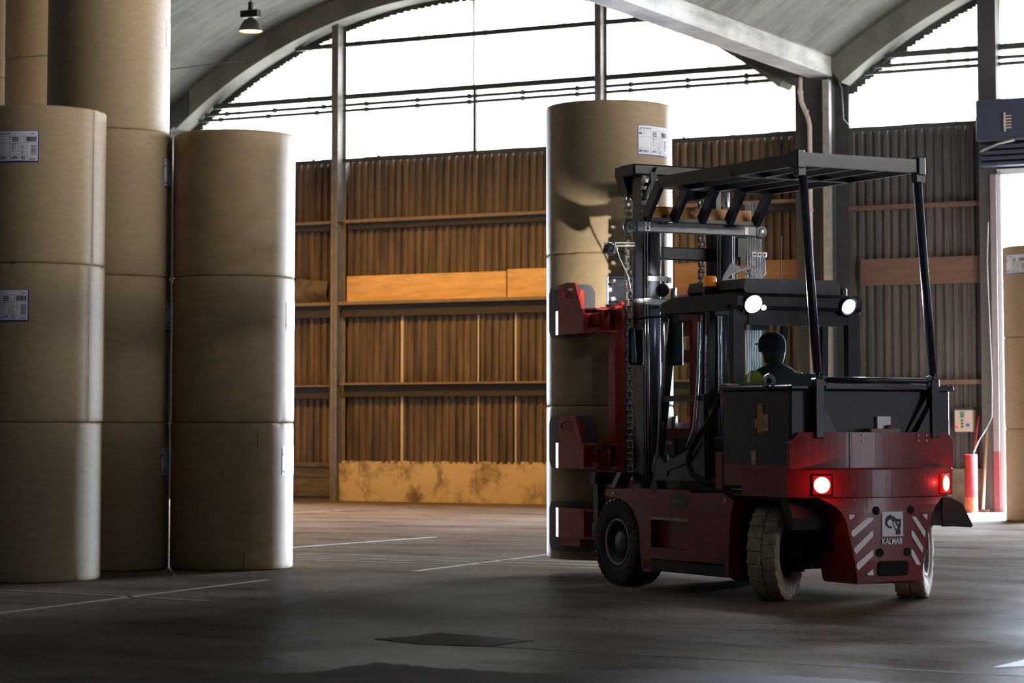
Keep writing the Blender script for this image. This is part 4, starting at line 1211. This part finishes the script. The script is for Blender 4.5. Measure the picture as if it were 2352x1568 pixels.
mb = MB(); mb.prism([(-.52, 2.58), (-.55, 2.62), (-.53, 2.705), (.40, 2.715), (.46, 2.685), (.47, 2.58)], .70, 1.6, 'y'); mb.box(.50, .58, .74, .9, 2.57, 2.66, bev=.02)
part(mb, 'roof_unit', M_box)
# side door
for s in (-1, 1):
    xx = s * .625
    dr = bpy.data.objects.new('cab_door', None); C.objects.link(dr); dr.parent = TR; dr.location = (xx, 1.6, .95); dr['_o'] = (xx, 1.6, .95)
    outl = [(1.95, 1.19), (1.84, 1.11), (1.44, 1.23), (1.29, 1.40), (1.24, 1.72), (1.21, 2.42), (1.71, 2.45), (1.79, 2.38), (1.90, 1.80)]
    mb = MB(); n = len(outl)
    for i in range(n):
        p, q = outl[i], outl[(i + 1) % n]; mb.tube([(xx, *p), (xx, *q)], .014, 8)
    part(mb, 'window_seal', M_rubber, dr)
    mb = MB(); mb.add([(xx, *q) for q in outl], [tuple(range(len(outl)))]); part(mb, 'door_glass', M_glass, dr)
    mb = MB(); mb.prism([(2.03, .96), (1.95, 1.19), (1.84, 1.11), (1.44, 1.23), (1.29, 1.40), (1.24, 1.72), (1.19, 1.72), (1.18, .96)], xx - .02, xx + .012, 'x')
    mb.tube([(xx + s * .02, 1.80, 1.0), (xx + s * .02, 1.78, 1.05), (xx + s * .02, 1.40, 1.14), (xx + s * .02, 1.22, 1.30)], .012, 8)
    part(mb, 'lower_panel', M_cabgrey, dr)
    mb = MB(); mb.box(xx - .03, xx + .02, 1.26, 1.92, 1.66, 1.71); part(mb, 'middle_rail', M_dark, dr)
    mb = MB(); mb.tube([(xx + s * .05, 1.215, 2.35), (xx + s * .055, 1.22, 1.95), (xx + s * .055, 1.25, 1.72), (xx + s * .055, 1.30, 1.42), (xx + s * .05, 1.42, 1.26)], .013, 10); part(mb, 'grab_bar', M_chrome, dr)
mb = MB(); mb.tube([(-.64, 1.96, 1.15), (-.66, 1.90, 1.6), (-.66, 1.82, 2.0), (-.64, 1.76, 2.4)], .012, 8); part(mb, 'front_grab_rail', M_chrome)
mb = MB(); mb.add([(-.5, .73, 1.77), (.5, .73, 1.77), (.5, .73, 2.31), (-.5, .73, 2.31)], [(0, 1, 2, 3)]); part(mb, 'rear_window', M_glass)
mb = MB(); mb.add([(-.57, 2.05, .98), (.57, 2.05, .98), (.57, 1.75, 2.44), (-.57, 1.75, 2.44)], [(0, 1, 2, 3)]); part(mb, 'windscreen', M_glass)
mb = MB(); mb.smooth = True; mb.tube([(-.50, 2.12, .96), (-.50, 2.16, 1.05), (-.50, 2.13, 1.16), (-.50, 2.08, 1.2)], [.05, .08, .07, .03], 12); part(mb, 'front_cowl', M_cabgrey)
# interior: seat, console, sun visor box
mb = MB(); mb.box(-.15, .42, .86, .98, 1.35, 1.90, bev=.05); mb.box(-.15, .42, .95, 1.45, 1.22, 1.38, bev=.05)
part(mb, 'operator_seat', M_rubber)
mb = MB(); mb.box(.36, .54, 1.0, 1.65, 1.25, 1.62, bev=.03); mb.box(-.5, .5, 1.90, 1.98, 1.0, 1.35, bev=.03)
mb.tube([(.25, 1.75, 1.35), (.1, 1.58, 1.60)], .025, 8); mb.lathe([(.16, -.012), (.185, -.012), (.185, .012), (.16, .012), (.16, -.012)], 24, 'z', Matrix.Translation((.08, 1.56, 1.64)) @ Matrix.Rotation(R_(-35), 4, 'X'))
mb.box(-.02, .22, 1.45, 1.5, 2.30, 2.38)
part(mb, 'console', M_dark)
mb = MB(); mb.box(-.45, -.05, .80, .95, 1.77, 1.80, bev=.01); mb.box(-.40, .0, .55, .66, 1.765, 1.79, bev=.008); part(mb, 'rag_bundle', mat('rag_cloth', (.16, .12, .11), .85, noise=.5, nscale=12))
# beacon, antenna, mirrors
bc = bpy.data.objects.new('beacon', None); C.objects.link(bc); bc.parent = TR; bc.location = (-.55, 1.2, 2.58); bc['_o'] = (-.55, 1.2, 2.58)
mb = MB(); mb.smooth = True; mb.lathe([(0, 2.565), (.055, 2.565), (.06, 2.60), (.058, 2.66), (0, 2.665)], 20, 'z', Matrix.Translation((-.57, 1.2, 0))); part(mb, 'beacon_base', M_black, bc)
mb = MB(); mb.smooth = True; mb.lathe([(.058, 2.66), (.060, 2.70), (.056, 2.74), (.045, 2.752), (0, 2.755)], 20, 'z', Matrix.Translation((-.57, 1.2, 0))); part(mb, 'beacon_lens', M_amber, bc)
mb = MB(); mb.tube([(.28, 1.35, 2.70), (.30, 1.36, 3.15)], .004, 6); part(mb, 'antenna', M_galv)
mb = MB(); mb.tube([(-.62, 1.80, 2.42), (-.72, 2.02, 2.42), (-.80, 2.08, 2.40), (-.80, 2.08, 2.36)], .011, 8); part(mb, 'mirror_arm', M_black)
mb = MB(); mb.box(-.87, -.715, 2.07, 2.11, 1.99, 2.33, bev=.018); part(mb, 'mirror_shell', M_black)
mb = MB(); mb.box(-.855, -.73, 2.064, 2.069, 2.01, 2.31); part(mb, 'mirror_face', M_mirror)
mb = MB(); mb.box(-.66, -.58, 1.78, 1.90, 2.36, 2.47, bev=.02); mb.box(-.60, -.585, 1.62, 1.85, 1.98, 2.36, bev=.004); part(mb, 'inner_mirror', mat('teal_glass', (.03, .10, .11), .12))
# rear work lights
for x in (-.50, .50):
    wl = bpy.data.objects.new('work_light', None); C.objects.link(wl); wl.parent = TR; wl.location = (x, .66, 2.48); wl['_o'] = (x, .66, 2.48)
    n3 = Vector((-.12 if x < 0 else .05, -1, -.42)).normalized()
    rot = n3.to_track_quat('Z', 'Y').to_matrix().to_4x4(); m = Matrix.Translation((x, .63, 2.485)) @ rot
    mb = MB(); mb.smooth = True; mb.lathe([(0, -.07), (.05, -.07), (.085, -.03), (.09, .01), (.080, .012)], 24, 'z', m); part(mb, 'lamp_shell', M_black, wl)
    mb = MB(); mb.lathe([(0, .008), (.080 if x < 0 else .066, .008)], 24, 'z', m); part(mb, 'lamp_lens', M_head, wl)
    lamp('work_light_beam', 'SPOT', None, tuple(Vector((x, .63, 2.485)) + n3 * .05 - Vector((x, .66, 2.48))), n3, 230, (.82, .90, 1.0), .05, 125, .7, parent=wl)
mb = MB(); mb.lathe([(0, 0), (.022, 0), (.022, .02), (0, .02)], 16, 'y', Matrix.Translation((-.385, .63, 2.455))); part(mb, 'small_lamp', mat('small_lamp_lens', (1, 1, 1), .3, emit=(.85, .92, 1), estr=12))
mb = MB()
mb.tube([(.50, .66, 2.56), (.60, .66, 2.55), (.655, .68, 2.48), (.63, .66, 2.42)], .008, 6); part(mb, 'lamp_wire', M_black); mb = MB(); mb.tube([(-.5, .66, 2.55), (-.62, .68, 2.52), (-.66, .8, 2.46)], .008, 6)
part(mb, 'lamp_wire', M_black)
# front facing work light that lights the rolls
wl = bpy.data.objects.new('work_light', None); C.objects.link(wl); wl.parent = TR; wl.location = (-.63, 1.88, 2.62); wl['_o'] = (-.63, 1.88, 2.62)
n3 = Vector((.13, 1, .22)).normalized(); rot = n3.to_track_quat('Z', 'Y').to_matrix().to_4x4(); m = Matrix.Translation((-.63, 1.90, 2.66)) @ rot
mb = MB(); mb.lathe([(0, -.06), (.04, -.06), (.06, -.02), (.062, .01), (.055, .012)], 20, 'z', m); part(mb, 'lamp_shell', M_black, wl)
mb = MB(); mb.lathe([(0, .008), (.055, .008)], 20, 'z', m); part(mb, 'lamp_lens', M_head, wl)
lamp('work_light_beam', 'SPOT', None, tuple(Vector((0, .02, .02)) + n3 * .05), n3, 210, (1.0, .96, .82), .018, 46, .55, parent=wl)
# hydraulic hose loop beside the cab
mb = MB(); mb.tube([(-.73, .78, 1.72), (-.74, .84, 1.60), (-.745, .95, 1.48), (-.75, 1.12, 1.36), (-.75, 1.24, 1.24), (-.75, 1.29, 1.12), (-.745, 1.22, 1.02), (-.73, 1.08, .96), (-.70, .92, .93)], .028, 12); part(mb, 'hydraulic_hose', M_rubber)
mb = MB()
for i, (px, py) in enumerate(((.84, 1.60),)): mb.tube([(-.74, .88, 1.57), (-.742, .91, 1.535)], .031, 12)
part(mb, 'hose_band', M_stick)
mb = MB(); mb.box(-.80, -.70, .66, .78, .90, 1.22, bev=.01); mb.box(-.80, -.66, .60, .70, 1.60, 1.80, bev=.01); mb.box(-.815, -.76, .25, .32, .895, .93); part(mb, 'hinge_bracket', M_red)

# ------------------------------------------------------------------ mast (its centre line sits 5 cm right of the body's)
_before = set(o.name for o in TR.children)
for s in (-1, 1):
    mb = MB(); xo = s * .46; xi = s * .375
    mb.box(min(xo, xo - s * .02), max(xo, xo - s * .02), 2.58, 2.74, .25, 3.30)
    mb.box(min(xo, xi), max(xo, xi), 2.58, 2.60, .25, 3.30); mb.box(min(xo, xi), max(xo, xi), 2.72, 2.74, .25, 3.30)
    part(mb, 'outer_mast_rail', M_frame)
    mb = MB(); mb.box(min(s * .435, s * .38), max(s * .435, s * .38), 2.64, 2.82, .35, 3.82); part(mb, 'inner_mast_rail', M_frame)
    mb = MB(); mb.smooth = True; mb.tube([(s * .40, 2.49, .50), (s * .40, 2.49, 3.24)], .056, 20); part(mb, 'lift_cylinder', mat('cylinder_steel', (0.10, 0.105, 0.14), .32, metal=.7))
    mb = MB(); mb.tube([(s * .40, 2.49, 3.24), (s * .40, 2.50, 3.80)], .030, 16); part(mb, 'piston_rod', M_chrome)
    mb = MB(); mb.tube([(s * .40 + .078, 2.46, .8), (s * .40 + .078, 2.46, 3.26)], .012, 8); mb.tube([(s * .40 - .066, 2.50, .8), (s * .40 - .066, 2.50, 3.26)], .010, 8); mb.tube([(s * .40 - .083, 2.52, .8), (s * .40 - .083, 2.52, 3.26)], .007, 8)
    part(mb, 'hydraulic_pipe', M_chrome)
    mb = MB(); mb.box(s * .40 - .10, s * .40 + .10, 2.42, 2.45, 2.78, 2.825); mb.box(s * .40 + .10, s * .40 + .135, 2.41, 2.45, 2.765, 2.815); part(mb, 'pipe_clamp', M_grey)
# chains built of leaf links
def chain(x, y, z0, z1):
    mb = MB(); z = z0; p = .058; i = 0
    while z < z1:
        for q in ((-.028, -.020, .020, .028) if i % 2 else (-.010, 0, .010)):
            mb.tube([(x + q - .003, y, z), (x + q + .003, y, z)], .020, 10); mb.tube([(x + q - .003, y, z + .058), (x + q + .003, y, z + .058)], .020, 10)
            mb.box(x + q - .003, x + q + .003, y - .012, y + .012, z - .01, z + .068)
        mb.tube([(x - .034, y, z), (x + .034, y, z)], .010, 8)
        z += p; i += 1
    return part(mb, 'lift_chain', M_chain)
chain(-.41, 2.95, .95, 3.62); chain(.41, 2.95, .95, 3.62)
# crossbar with eyes
mb = MB(); mb.box(-.66, .66, 2.37, 2.43, 3.225, 3.325, bev=.01)
for x in (-.715, .715): mb.smooth = True; mb.lathe([(.038, -.018), (.068, -.018), (.068, .018), (.038, .018), (.038, -.018)], 24, 'y', Matrix.Translation((x, 2.40, 3.275))); mb.smooth = False
part(mb, 'mast_crossbar', M_grey)
mb = MB(); mb.box(-.575, -.52, 2.364, 2.368, 3.235, 3.315); mb.box(.52, .56, 2.364, 2.368, 3.24, 3.31); part(mb, 'lifting_sticker', M_refl)
mb = MB(); mb.lathe([(.010, 0), (.018, 0)], 16, 'y', Matrix.Translation((-.548, 2.362, 3.295))); mb.box(-.552, -.544, 2.361, 2.363, 3.25, 3.28); mb.lathe([(.006, 0), (.014, 0)], 12, 'y', Matrix.Translation((-.548, 2.362, 3.256))); part(mb, 'lifting_sticker_symbol', M_ink)
mb = MB(); mb.box(-.60, .52, 2.34, 2.42, 2.545, 2.615, bev=.012); mb.box(-.66, -.58, 2.36, 2.46, 2.55, 2.61, bev=.02); part(mb, 'lower_crossbar', M_grey)
# mast head
mb = MB(); mb.box(-.54, .54, 2.62, 2.90, 3.78, 3.885, bev=.015)
mb.prism([(-.50, 3.88), (-.30, 3.88), (-.30, 3.60), (-.345, 3.585), (-.44, 3.62), (-.50, 3.80)], 2.90, 3.04, 'y')
mb.prism([(.30, 3.88), (.50, 3.88), (.50, 3.80), (.44, 3.62), (.345, 3.585), (.30, 3.60)], 2.90, 3.04, 'y')
for s in (-1, 1): mb.smooth = True; mb.lathe([(0, -.04), (.10, -.04), (.10, .04), (0, .04)], 24, 'x', Matrix.Translation((s * .385, 2.87, 3.72))); mb.smooth = False
mb.beam((-.45, 2.60, 3.55), (-.30, 2.60, 3.85), .05, .03)
part(mb, 'mast_head', M_black)
mb = MB()
for z in (3.42, 3.35, 3.50, 3.57, 3.64, 3.71): mb.box(-.475, -.405, 2.59, 2.60, z, z + .035)
part(mb, 'second_chain', M_chain)
mb = MB()
for z in (.5, 1.15, 3.0):
    mb = MB(); mb.box(-.45, .45, 2.66, 2.72, z, z + .12, bev=.01); part(mb, 'mast_crossmember', M_black)
# hose bundle on the right of the mast
hb = MB()
for i in range(7):
    x = .60 + i * .028
    hb.tube([(x, 2.47, 1.0), (x, 2.47, 2.45), (x, 2.46, 3.56)], .0085 if i % 2 else .007, 8)
part(hb, 'hydraulic_pipe_bundle', M_galv)
mb = MB()
for i in range(3): mb.box(.625 + i * .058, .675 + i * .058, 2.40, 2.44, 3.035, 3.085, bev=.004)
part(mb, 'white_clamps', M_refl)
mb = MB()
for i in range(3): mb.lathe([(0, 0), (.010, 0), (.010, .01), (0, .01)], 10, 'y', Matrix.Translation((.65 + i * .058, 2.392, 3.06)))
part(mb, 'clamp_bolts', M_dark)
mb = MB()
for i in range(6):
    x = .62 + i * .030; k = i * .019
    mb.tube([(x, 2.41, 3.06), (x, 2.40, 2.98 - k), (x - .05, 2.38, 2.93 - k), (x - .16, 2.36, 2.90 - k * .6), (.46 - k, 2.34, 2.90 + k * .6), (.34, 2.34, 2.86 + k), (.26, 2.34, 2.78 + k * .5), (.24 + k, 2.36, 2.70)], .0085, 8)
mb.tube([(.60, 2.37, 2.88), (.63, 2.36, 2.82), (.64, 2.36, 2.70)], .014, 8); mb.tube([(.56, 2.36, 2.91), (.58, 2.36, 2.86), (.585, 2.36, 2.84)], .026, 8)
part(mb, 'flexible_hoses', M_cable)
mb = MB(); mb.box(.47, .58, 2.42, 2.48, 3.02, 3.22, bev=.01); mb.box(.50, .56, 2.41, 2.46, 2.95, 3.03); part(mb, 'valve_block', M_dark)
# lamp on the mast, silver, facing the rolls
ml = bpy.data.objects.new('mast_lamp', None); C.objects.link(ml); ml.parent = TR; ml.location = (-.62, 2.96, 3.1); ml['_o'] = (-.62, 2.96, 3.1)
mb = MB(); mb.smooth = True; m = Matrix.Translation((-.615, 2.93, 3.105)) @ Vector((-.8, -.55, .3)).to_track_quat('Z', 'Y').to_matrix().to_4x4()
mb.lathe([(0, .05), (.03, .045), (.05, .02), (.058, -.01), (.06, -.035), (.05, -.05), (0, -.05)], 22, 'z', m); mb.smooth = False
for q in range(-4, 5): mb.box(q * .013 - .002, q * .013 + .002, -.05, .05, .0, .055 - abs(q) * .005, m)
part(mb, 'finned_body', M_dark, ml)
mb = MB(); mb.beam((-.58, 2.91, 3.13), (-.36, 2.66, 3.125), .04, .012); mb.beam((-.58, 2.91, 3.16), (-.36, 2.66, 3.15), .04, .012); mb.box(-.41, -.35, 2.57, 2.60, 3.0, 3.17); mb.tube([(-.40, 2.56, 3.0), (-.40, 2.56, 3.2)], .018, 10)
part(mb, 'lamp_bracket', M_galv, ml)
mb = MB(); mb.tube([(-.57, 2.90, 3.12), (-.52, 2.92, 3.02), (-.47, 2.92, 2.93), (-.44, 2.90, 2.84), (-.43, 2.88, 2.74), (-.43, 2.8, 2.62), (-.42, 2.62, 2.57)], .0055, 6); mb.tube([(-.42, 2.6, 2.56), (-.40, 2.58, 2.62), (-.385, 2.57, 2.72), (-.41, 2.56, 2.82), (-.36, 2.55, 2.86), (-.3, 2.50, 2.84)], .0055, 6)
part(mb, 'lamp_cable', M_grey, ml)

M_pad = mat('worn_pad_steel', (0.10, 0.10, 0.115), 0.6)
# ------------------------------------------------------------------ clamp attachment
CX, CY = 0.0, 4.0
mb = MB()
for s in (-1, 1):
    mb.box(min(s * .43, s * .51), max(s * .43, s * .51), 3.02, 3.16, .85, 2.55, bev=.008)
    mb.box(min(s * .36, s * .43), max(s * .36, s * .43), 3.04, 3.10, .55, 2.62)
for z in (.62, 1.30, 2.05, 2.46): mb.box(-.50, .50, 3.04, 3.16, z, z + .12, bev=.01)
part(mb, 'clamp_carriage', M_redarm)
mb = MB(); mb.box(-.74, -.52, 2.98, 3.06, .90, 1.01); mb.box(-.73, -.65, 2.98, 3.06, .42, .95); mb.box(-.76, -.70, 2.96, 3.04, .42, .54); mb.box(-.77, -.73, 2.96, 3.04, .90, 1.0); mb.box(-.44, .44, 2.9, 3.04, .42, .56); mb.box(.52, .74, 2.98, 3.06, .90, 1.01)
part(mb, 'lower_carriage_plate', M_black)
for s in (-1, 1):
    for ti, (z0, z1) in enumerate(((2.30, 2.80), (1.04, 1.54), (.24, .72))):
        arm = bpy.data.objects.new('clamp_arm', None); C.objects.link(arm); arm.parent = TR; arm.location = (s * .6, 3.1, z0); arm['_o'] = (s * .6, 3.1, z0)
        # curved pad hugging the roll
        mb = MB(); Rp0, Rp1 = RR + .012, RR + .040
        n = 16
        def zz(t):     # rounded outline of the pad
            e = min(t, 1 - t) / .12
            return 0 if e >= 1 else .07 * (1 - math.sqrt(max(0, 1 - (1 - e) ** 2)))
        vs = []
        for i in range(n + 1):
            t = i / n
            a = PI - R_(3) + R_(50) * t
            c_ = zz(t)
            for rad in (Rp0, Rp1):
                for z in (z0 + c_, z1 - c_):
                    x, y = CX + rad * math.cos(a), CY + rad * math.sin(a)
                    if s > 0: x = 2 * CX - x
                    vs.append((x, y, z))
        fs = []
        for i in range(n):
            a, b = 4 * i, 4 * i + 4
            fs += [(a, a + 1, b + 1, b), (a + 2, b + 2, b + 3, a + 3), (a, b, b + 2, a + 2), (a + 1, a + 3, b + 3, b + 1)]
        fs += [(0, 2, 3, 1), (4 * n, 4 * n + 1, 4 * n + 3, 4 * n + 2)]
        mb.add(vs, fs)
        part(mb, 'clamp_pad', M_pad, arm, label='worn steel pad pressed against the roll')
        X = lambda v: v if s < 0 else 2 * CX - v
        def pr(poly, a, b):
            q = MB(); q.prism([(X(p[0]), p[1]) for p in poly], a, b, 'z'); return q
        zb, zt = (z0 + .02, z0 + .25) if ti == 0 else ((z0 + .0, z0 + .24) if ti == 1 else (z0 + .14, z0 + .42))
        mb = pr([(-.625, 3.86), (-.70, 3.84), (-.74, 3.72), (-.745, 3.22), (-.68, 3.18), (-.60, 3.22), (-.565, 3.42), (-.60, 3.70)], zb, zt)
        # open fork towards the hinge
        for q0 in (zb, zt - .02):
            m2 = pr([(-.74, 3.25), (-.72, 3.02), (-.60, 2.96), (-.50, 3.0), (-.50, 3.14), (-.60, 3.25)], q0, q0 + .02); mb.add(m2.v, m2.f)
        m2 = pr([(-.655, 3.80), (-.672, 3.80), (-.672, 3.42), (-.62, 3.42)], z0 + .06, z1 - .06); mb.add(m2.v, m2.f)
        part(mb, 'arm_beam', M_redarm, arm)
        mb = MB(); mb.tube([(X(-.60), 3.06, zb - .01), (X(-.60), 3.06, zt + .01)], .045, 14); mb.tube([(X(-.68), 3.16, (zb + zt) / 2), (X(-.56), 3.1, (zb + zt) / 2)], .06, 14); part(mb, 'hinge_pin', M_redarm, arm)
        if ti < 2:   # upright lug with an opening
            mb = MB()
            A0 = [(3.70, zt), (3.70, zt + .05), (3.74, zt + .13), (3.70, zt + .245), (3.56, zt + .265), (3.40, zt + .255), (3.28, zt + .02), (3.27, zt)]
            I0 = [(3.62, zt + .12), (3.66, zt + .135), (3.68, zt + .16), (3.66, zt + .19), (3.52, zt + .215), (3.44, zt + .20), (3.40, zt + .14), (3.42, zt + .10)]
            vs = [];
            for x in (-.715, -.735):
                for a_, b_ in zip(A0, I0): vs += [(X(x), *a_), (X(x), *b_)]
            n = len(A0); fs = []
            for i in range(n):
                j = (i + 1) % n
                fs += [(2 * i, 2 * j, 2 * j + 1, 2 * i + 1), (2 * n + 2 * i, 2 * n + 2 * i + 1, 2 * n + 2 * j + 1, 2 * n + 2 * j), (2 * i, 2 * n + 2 * i, 2 * n + 2 * j, 2 * j), (2 * i + 1, 2 * j + 1, 2 * n + 2 * j + 1, 2 * n + 2 * i + 1)]
            mb.add(vs, fs)
            part(mb, 'arm_lug', M_redarm, arm)

for o in TR.children:
    if o.name not in _before: o.location.x += .05
# rolls held in the clamp
HH = 1.482
g = 'column of rolls held in the clamp of the forklift'
nm = ['lowest roll of the column held by the forklift clamp, just off the floor', 'middle roll of the held column, lit by the work light behind the lift chain', 'top roll of the held column, with a white label above the mast head']
inv = TRUCK
c = inv @ Vector((CX + .05, CY, 0))
def az_at(cx, cy, lx, ly):   # azimuth of a point given in the machine's frame
    p = TRUCK @ Vector((lx, ly, 0)); return math.atan2(p.y - cy, p.x - cx)
paper_roll(c.x, c.y, .155, HH, RR, nm[0], g, worn=True)
paper_roll(c.x, c.y, .155 + HH, HH, RR, nm[1], g, az_at(c.x, c.y, -.293, 3.471), .955, worn=True)
paper_roll(c.x, c.y, .155 + 2 * HH, HH, RR, nm[2], g, az_at(c.x, c.y, .009, 3.395), .945)

# ------------------------------------------------------------------ driver
def skin_body(name, nodes, edges, m, parent, origin, root_i=0, sub=2):
    me = bpy.data.meshes.new(name)
    me.from_pydata([tuple(Vector(p) - Vector(origin)) for p, r in nodes], edges, [])
    o = bpy.data.objects.new(name, me); C.objects.link(o)
    o.parent = parent; o.location = Vector(origin) - Vector(parent['_o'])
    o['_o'] = tuple(origin)
    sk = o.modifiers.new('s', 'SKIN')
    sk.use_smooth_shade = True
    for i, (p, r) in enumerate(nodes):
        v = me.skin_vertices[0].data[i]
        v.radius = r if isinstance(r, tuple) else (r, r); v.use_root = (i == root_i)
    sb = o.modifiers.new('u', 'SUBSURF'); sb.levels = sub; sb.render_levels = sub
    me.materials.append(m)
    return o
DX, DY = .11, 1.16
P = bpy.data.objects.new('person', None); C.objects.link(P)
P.matrix_world = TRUCK @ Matrix.Translation((DX, DY, 1.38)); P['_o'] = (DX, DY, 1.38)
tag(P, 'person driving, seen from behind, in navy and yellow work jacket and dark cap', 'person')
M_skin = mat('skin', (.42, .24, .17), .55)
M_navy = mat('navy_cloth', (.010, .012, .022), .85)
M_hiv = mat('yellow_hi_vis', (.72, .78, .06), .75, noise=.25, nscale=14)
def rel(x, y, z): return (DX + x, DY + y, z)
nodes = [(rel(0, 0, 1.48), (.15, .12)), (rel(0, .0, 1.62), (.145, .11)), (rel(0, .02, 1.78), (.15, .10)), (rel(0, .03, 1.88), (.10, .07)), (rel(0, .05, 1.97), .052), (rel(0, .07, 2.04), .06), (rel(0, .08, 2.13), (.080, .095)), (rel(0, .085, 2.20), (.070, .085)),
         (rel(-.13, .03, 1.87), .045), (rel(-.215, .05, 1.85), .045), (rel(-.27, .16, 1.70), .040), (rel(-.22, .36, 1.60), .036), (rel(-.15, .44, 1.64), .026),
         (rel(.13, .03, 1.87), .045), (rel(.215, .05, 1.85), .045), (rel(.27, .16, 1.70), .040), (rel(.26, .38, 1.64), .036), (rel(.25, .46, 1.65), .026),
         (rel(-.10, .16, 1.45), .085), (rel(-.12, .50, 1.44), .065), (rel(-.12, .58, 1.10), .05), (rel(.10, .16, 1.45), .085), (rel(.12, .50, 1.44), .065), (rel(.12, .58, 1.10), .05), (rel(-.12, .70, 1.05), .04), (rel(.12, .70, 1.05), .04)]
edges = [(0, 1), (1, 2), (2, 3), (3, 4), (4, 5), (5, 6), (6, 7), (3, 8), (8, 9), (9, 10), (10, 11), (11, 12), (3, 13), (13, 14), (14, 15), (15, 16), (16, 17), (0, 18), (18, 19), (19, 20), (0, 21), (21, 22), (22, 23), (20, 24), (23, 25)]
skin_body('body', nodes, edges, M_skin, P, (DX, DY, 1.38))
jn = [(rel(0, 0, 1.46), (.175, .145)), (rel(0, .0, 1.62), (.17, .135)), (rel(0, .02, 1.79), (.19, .14)), (rel(0, .03, 1.885), (.155, .11)), (rel(0, .045, 1.96), (.082, .082)), (rel(0, .055, 2.00), (.070, .070)),
      (rel(-.13, .03, 1.895), .090), (rel(-.20, .04, 1.875), .080), (rel(.13, .03, 1.895), .090), (rel(.20, .04, 1.875), .080)]
skin_body('jacket', jn, [(0, 1), (1, 2), (2, 3), (3, 4), (4, 5), (3, 6), (6, 7), (3, 8), (8, 9)], M_navy, P, (DX, DY, 1.40))
for s_ in (-1, 1):
    jn = [(rel(s_ * .155, .01, 1.895), .093), (rel(s_ * .25, .03, 1.83), .100), (rel(s_ * .275, .15, 1.71), .066), (rel(s_ * .265, .25, 1.65), .056), (rel(s_ * .235, .36, 1.61), .048)]
    skin_body('jacket_sleeve', jn, [(0, 1), (1, 2), (2, 3), (3, 4)], M_hiv, P, (DX + s_ * .2, DY, 1.6))
# fingers curled towards the wheel and lever
for s in (-1, 1):
    hx, hy, hz = (-.15, .44, 1.64) if s < 0 else (.25, .46, 1.65)
    mb = MB(); mb.smooth = True
    for f in range(4):
        o_ = (f - 1.5) * .020; L = (.030, .036, .034, .026)[f]
        mb.tube([rel(hx + o_, hy + .02, hz), rel(hx + o_, hy + .02 + L, hz + .004), rel(hx + o_, hy + .03 + L * 1.5, hz - .018), rel(hx + o_, hy + .02 + L * 1.3, hz - .04)], [.010, .010, .009, .007], 8)
    mb.tube([rel(hx - s * .03, hy, hz), rel(hx - s * .045, hy + .03, hz - .008), rel(hx - s * .03, hy + .055, hz - .02)], [.012, .011, .008], 8)
    o = mb.build('fingers', M_skin, parent=P)
# cap, ears, nose, ear defenders
mb = MB(); mb.smooth = True
m = Matrix.Translation(rel(0, .085, 2.155)) @ Matrix.Diagonal((1.13, 1.25, 1, 1))
mb.lathe([(.106, -.055), (.108, 0), (.102, .05), (.08, .09), (.045, .112), (0, .12)], 24, 'z', m)
mb.smooth = False; mb.box(DX - .065, DX + .065, DY + .17, DY + .27, 2.165, 2.178, bev=.005)
mb.build('cap', M_navy, parent=P)
mb = MB(); mb.smooth = True
mb.lathe([(.086, -.11), (.102, -.06), (.108, -.02), (.108, .02)], 24, 'z', Matrix.Translation(rel(0, .072, 2.11)) @ Matrix.Diagonal((1, 1.05, 1, 1)), a0=PI, a1=2 * PI, closed=False)
mb.build('hair', mat('dark_hair', (.03, .02, .015), .7), parent=P)
mb = MB(); mb.smooth = True
for s in (-1, 1): mb.lathe([(0, -.008), (.022, -.006), (.028, .004), (0, .010)], 12, 'x', Matrix.Translation(rel(s * .098, .08, 2.10)) @ Matrix.Diagonal((1, .8, 1.25, 1)))
mb.tube([rel(0, .175, 2.13), rel(0, .20, 2.095), rel(0, .185, 2.085)], [.008, .014, .010], 8)
mb.build('ears_and_nose', M_skin, parent=P)
mb = MB()
for s in (-1, 1): mb.tube([rel(s * .032, .172, 2.135), rel(s * .032, .178, 2.135)], .012, 10)
mb.build('eyes', M_wht, parent=P)
mb = MB(); mb.tube([rel(-.025, .178, 2.055), rel(0, .184, 2.052), rel(.025, .178, 2.055)], .006, 6); mb.build('mouth', mat('lips', (.35, .12, .10), .5), parent=P)

for o in bpy.data.objects:
    if '_o' in o: del o['_o']
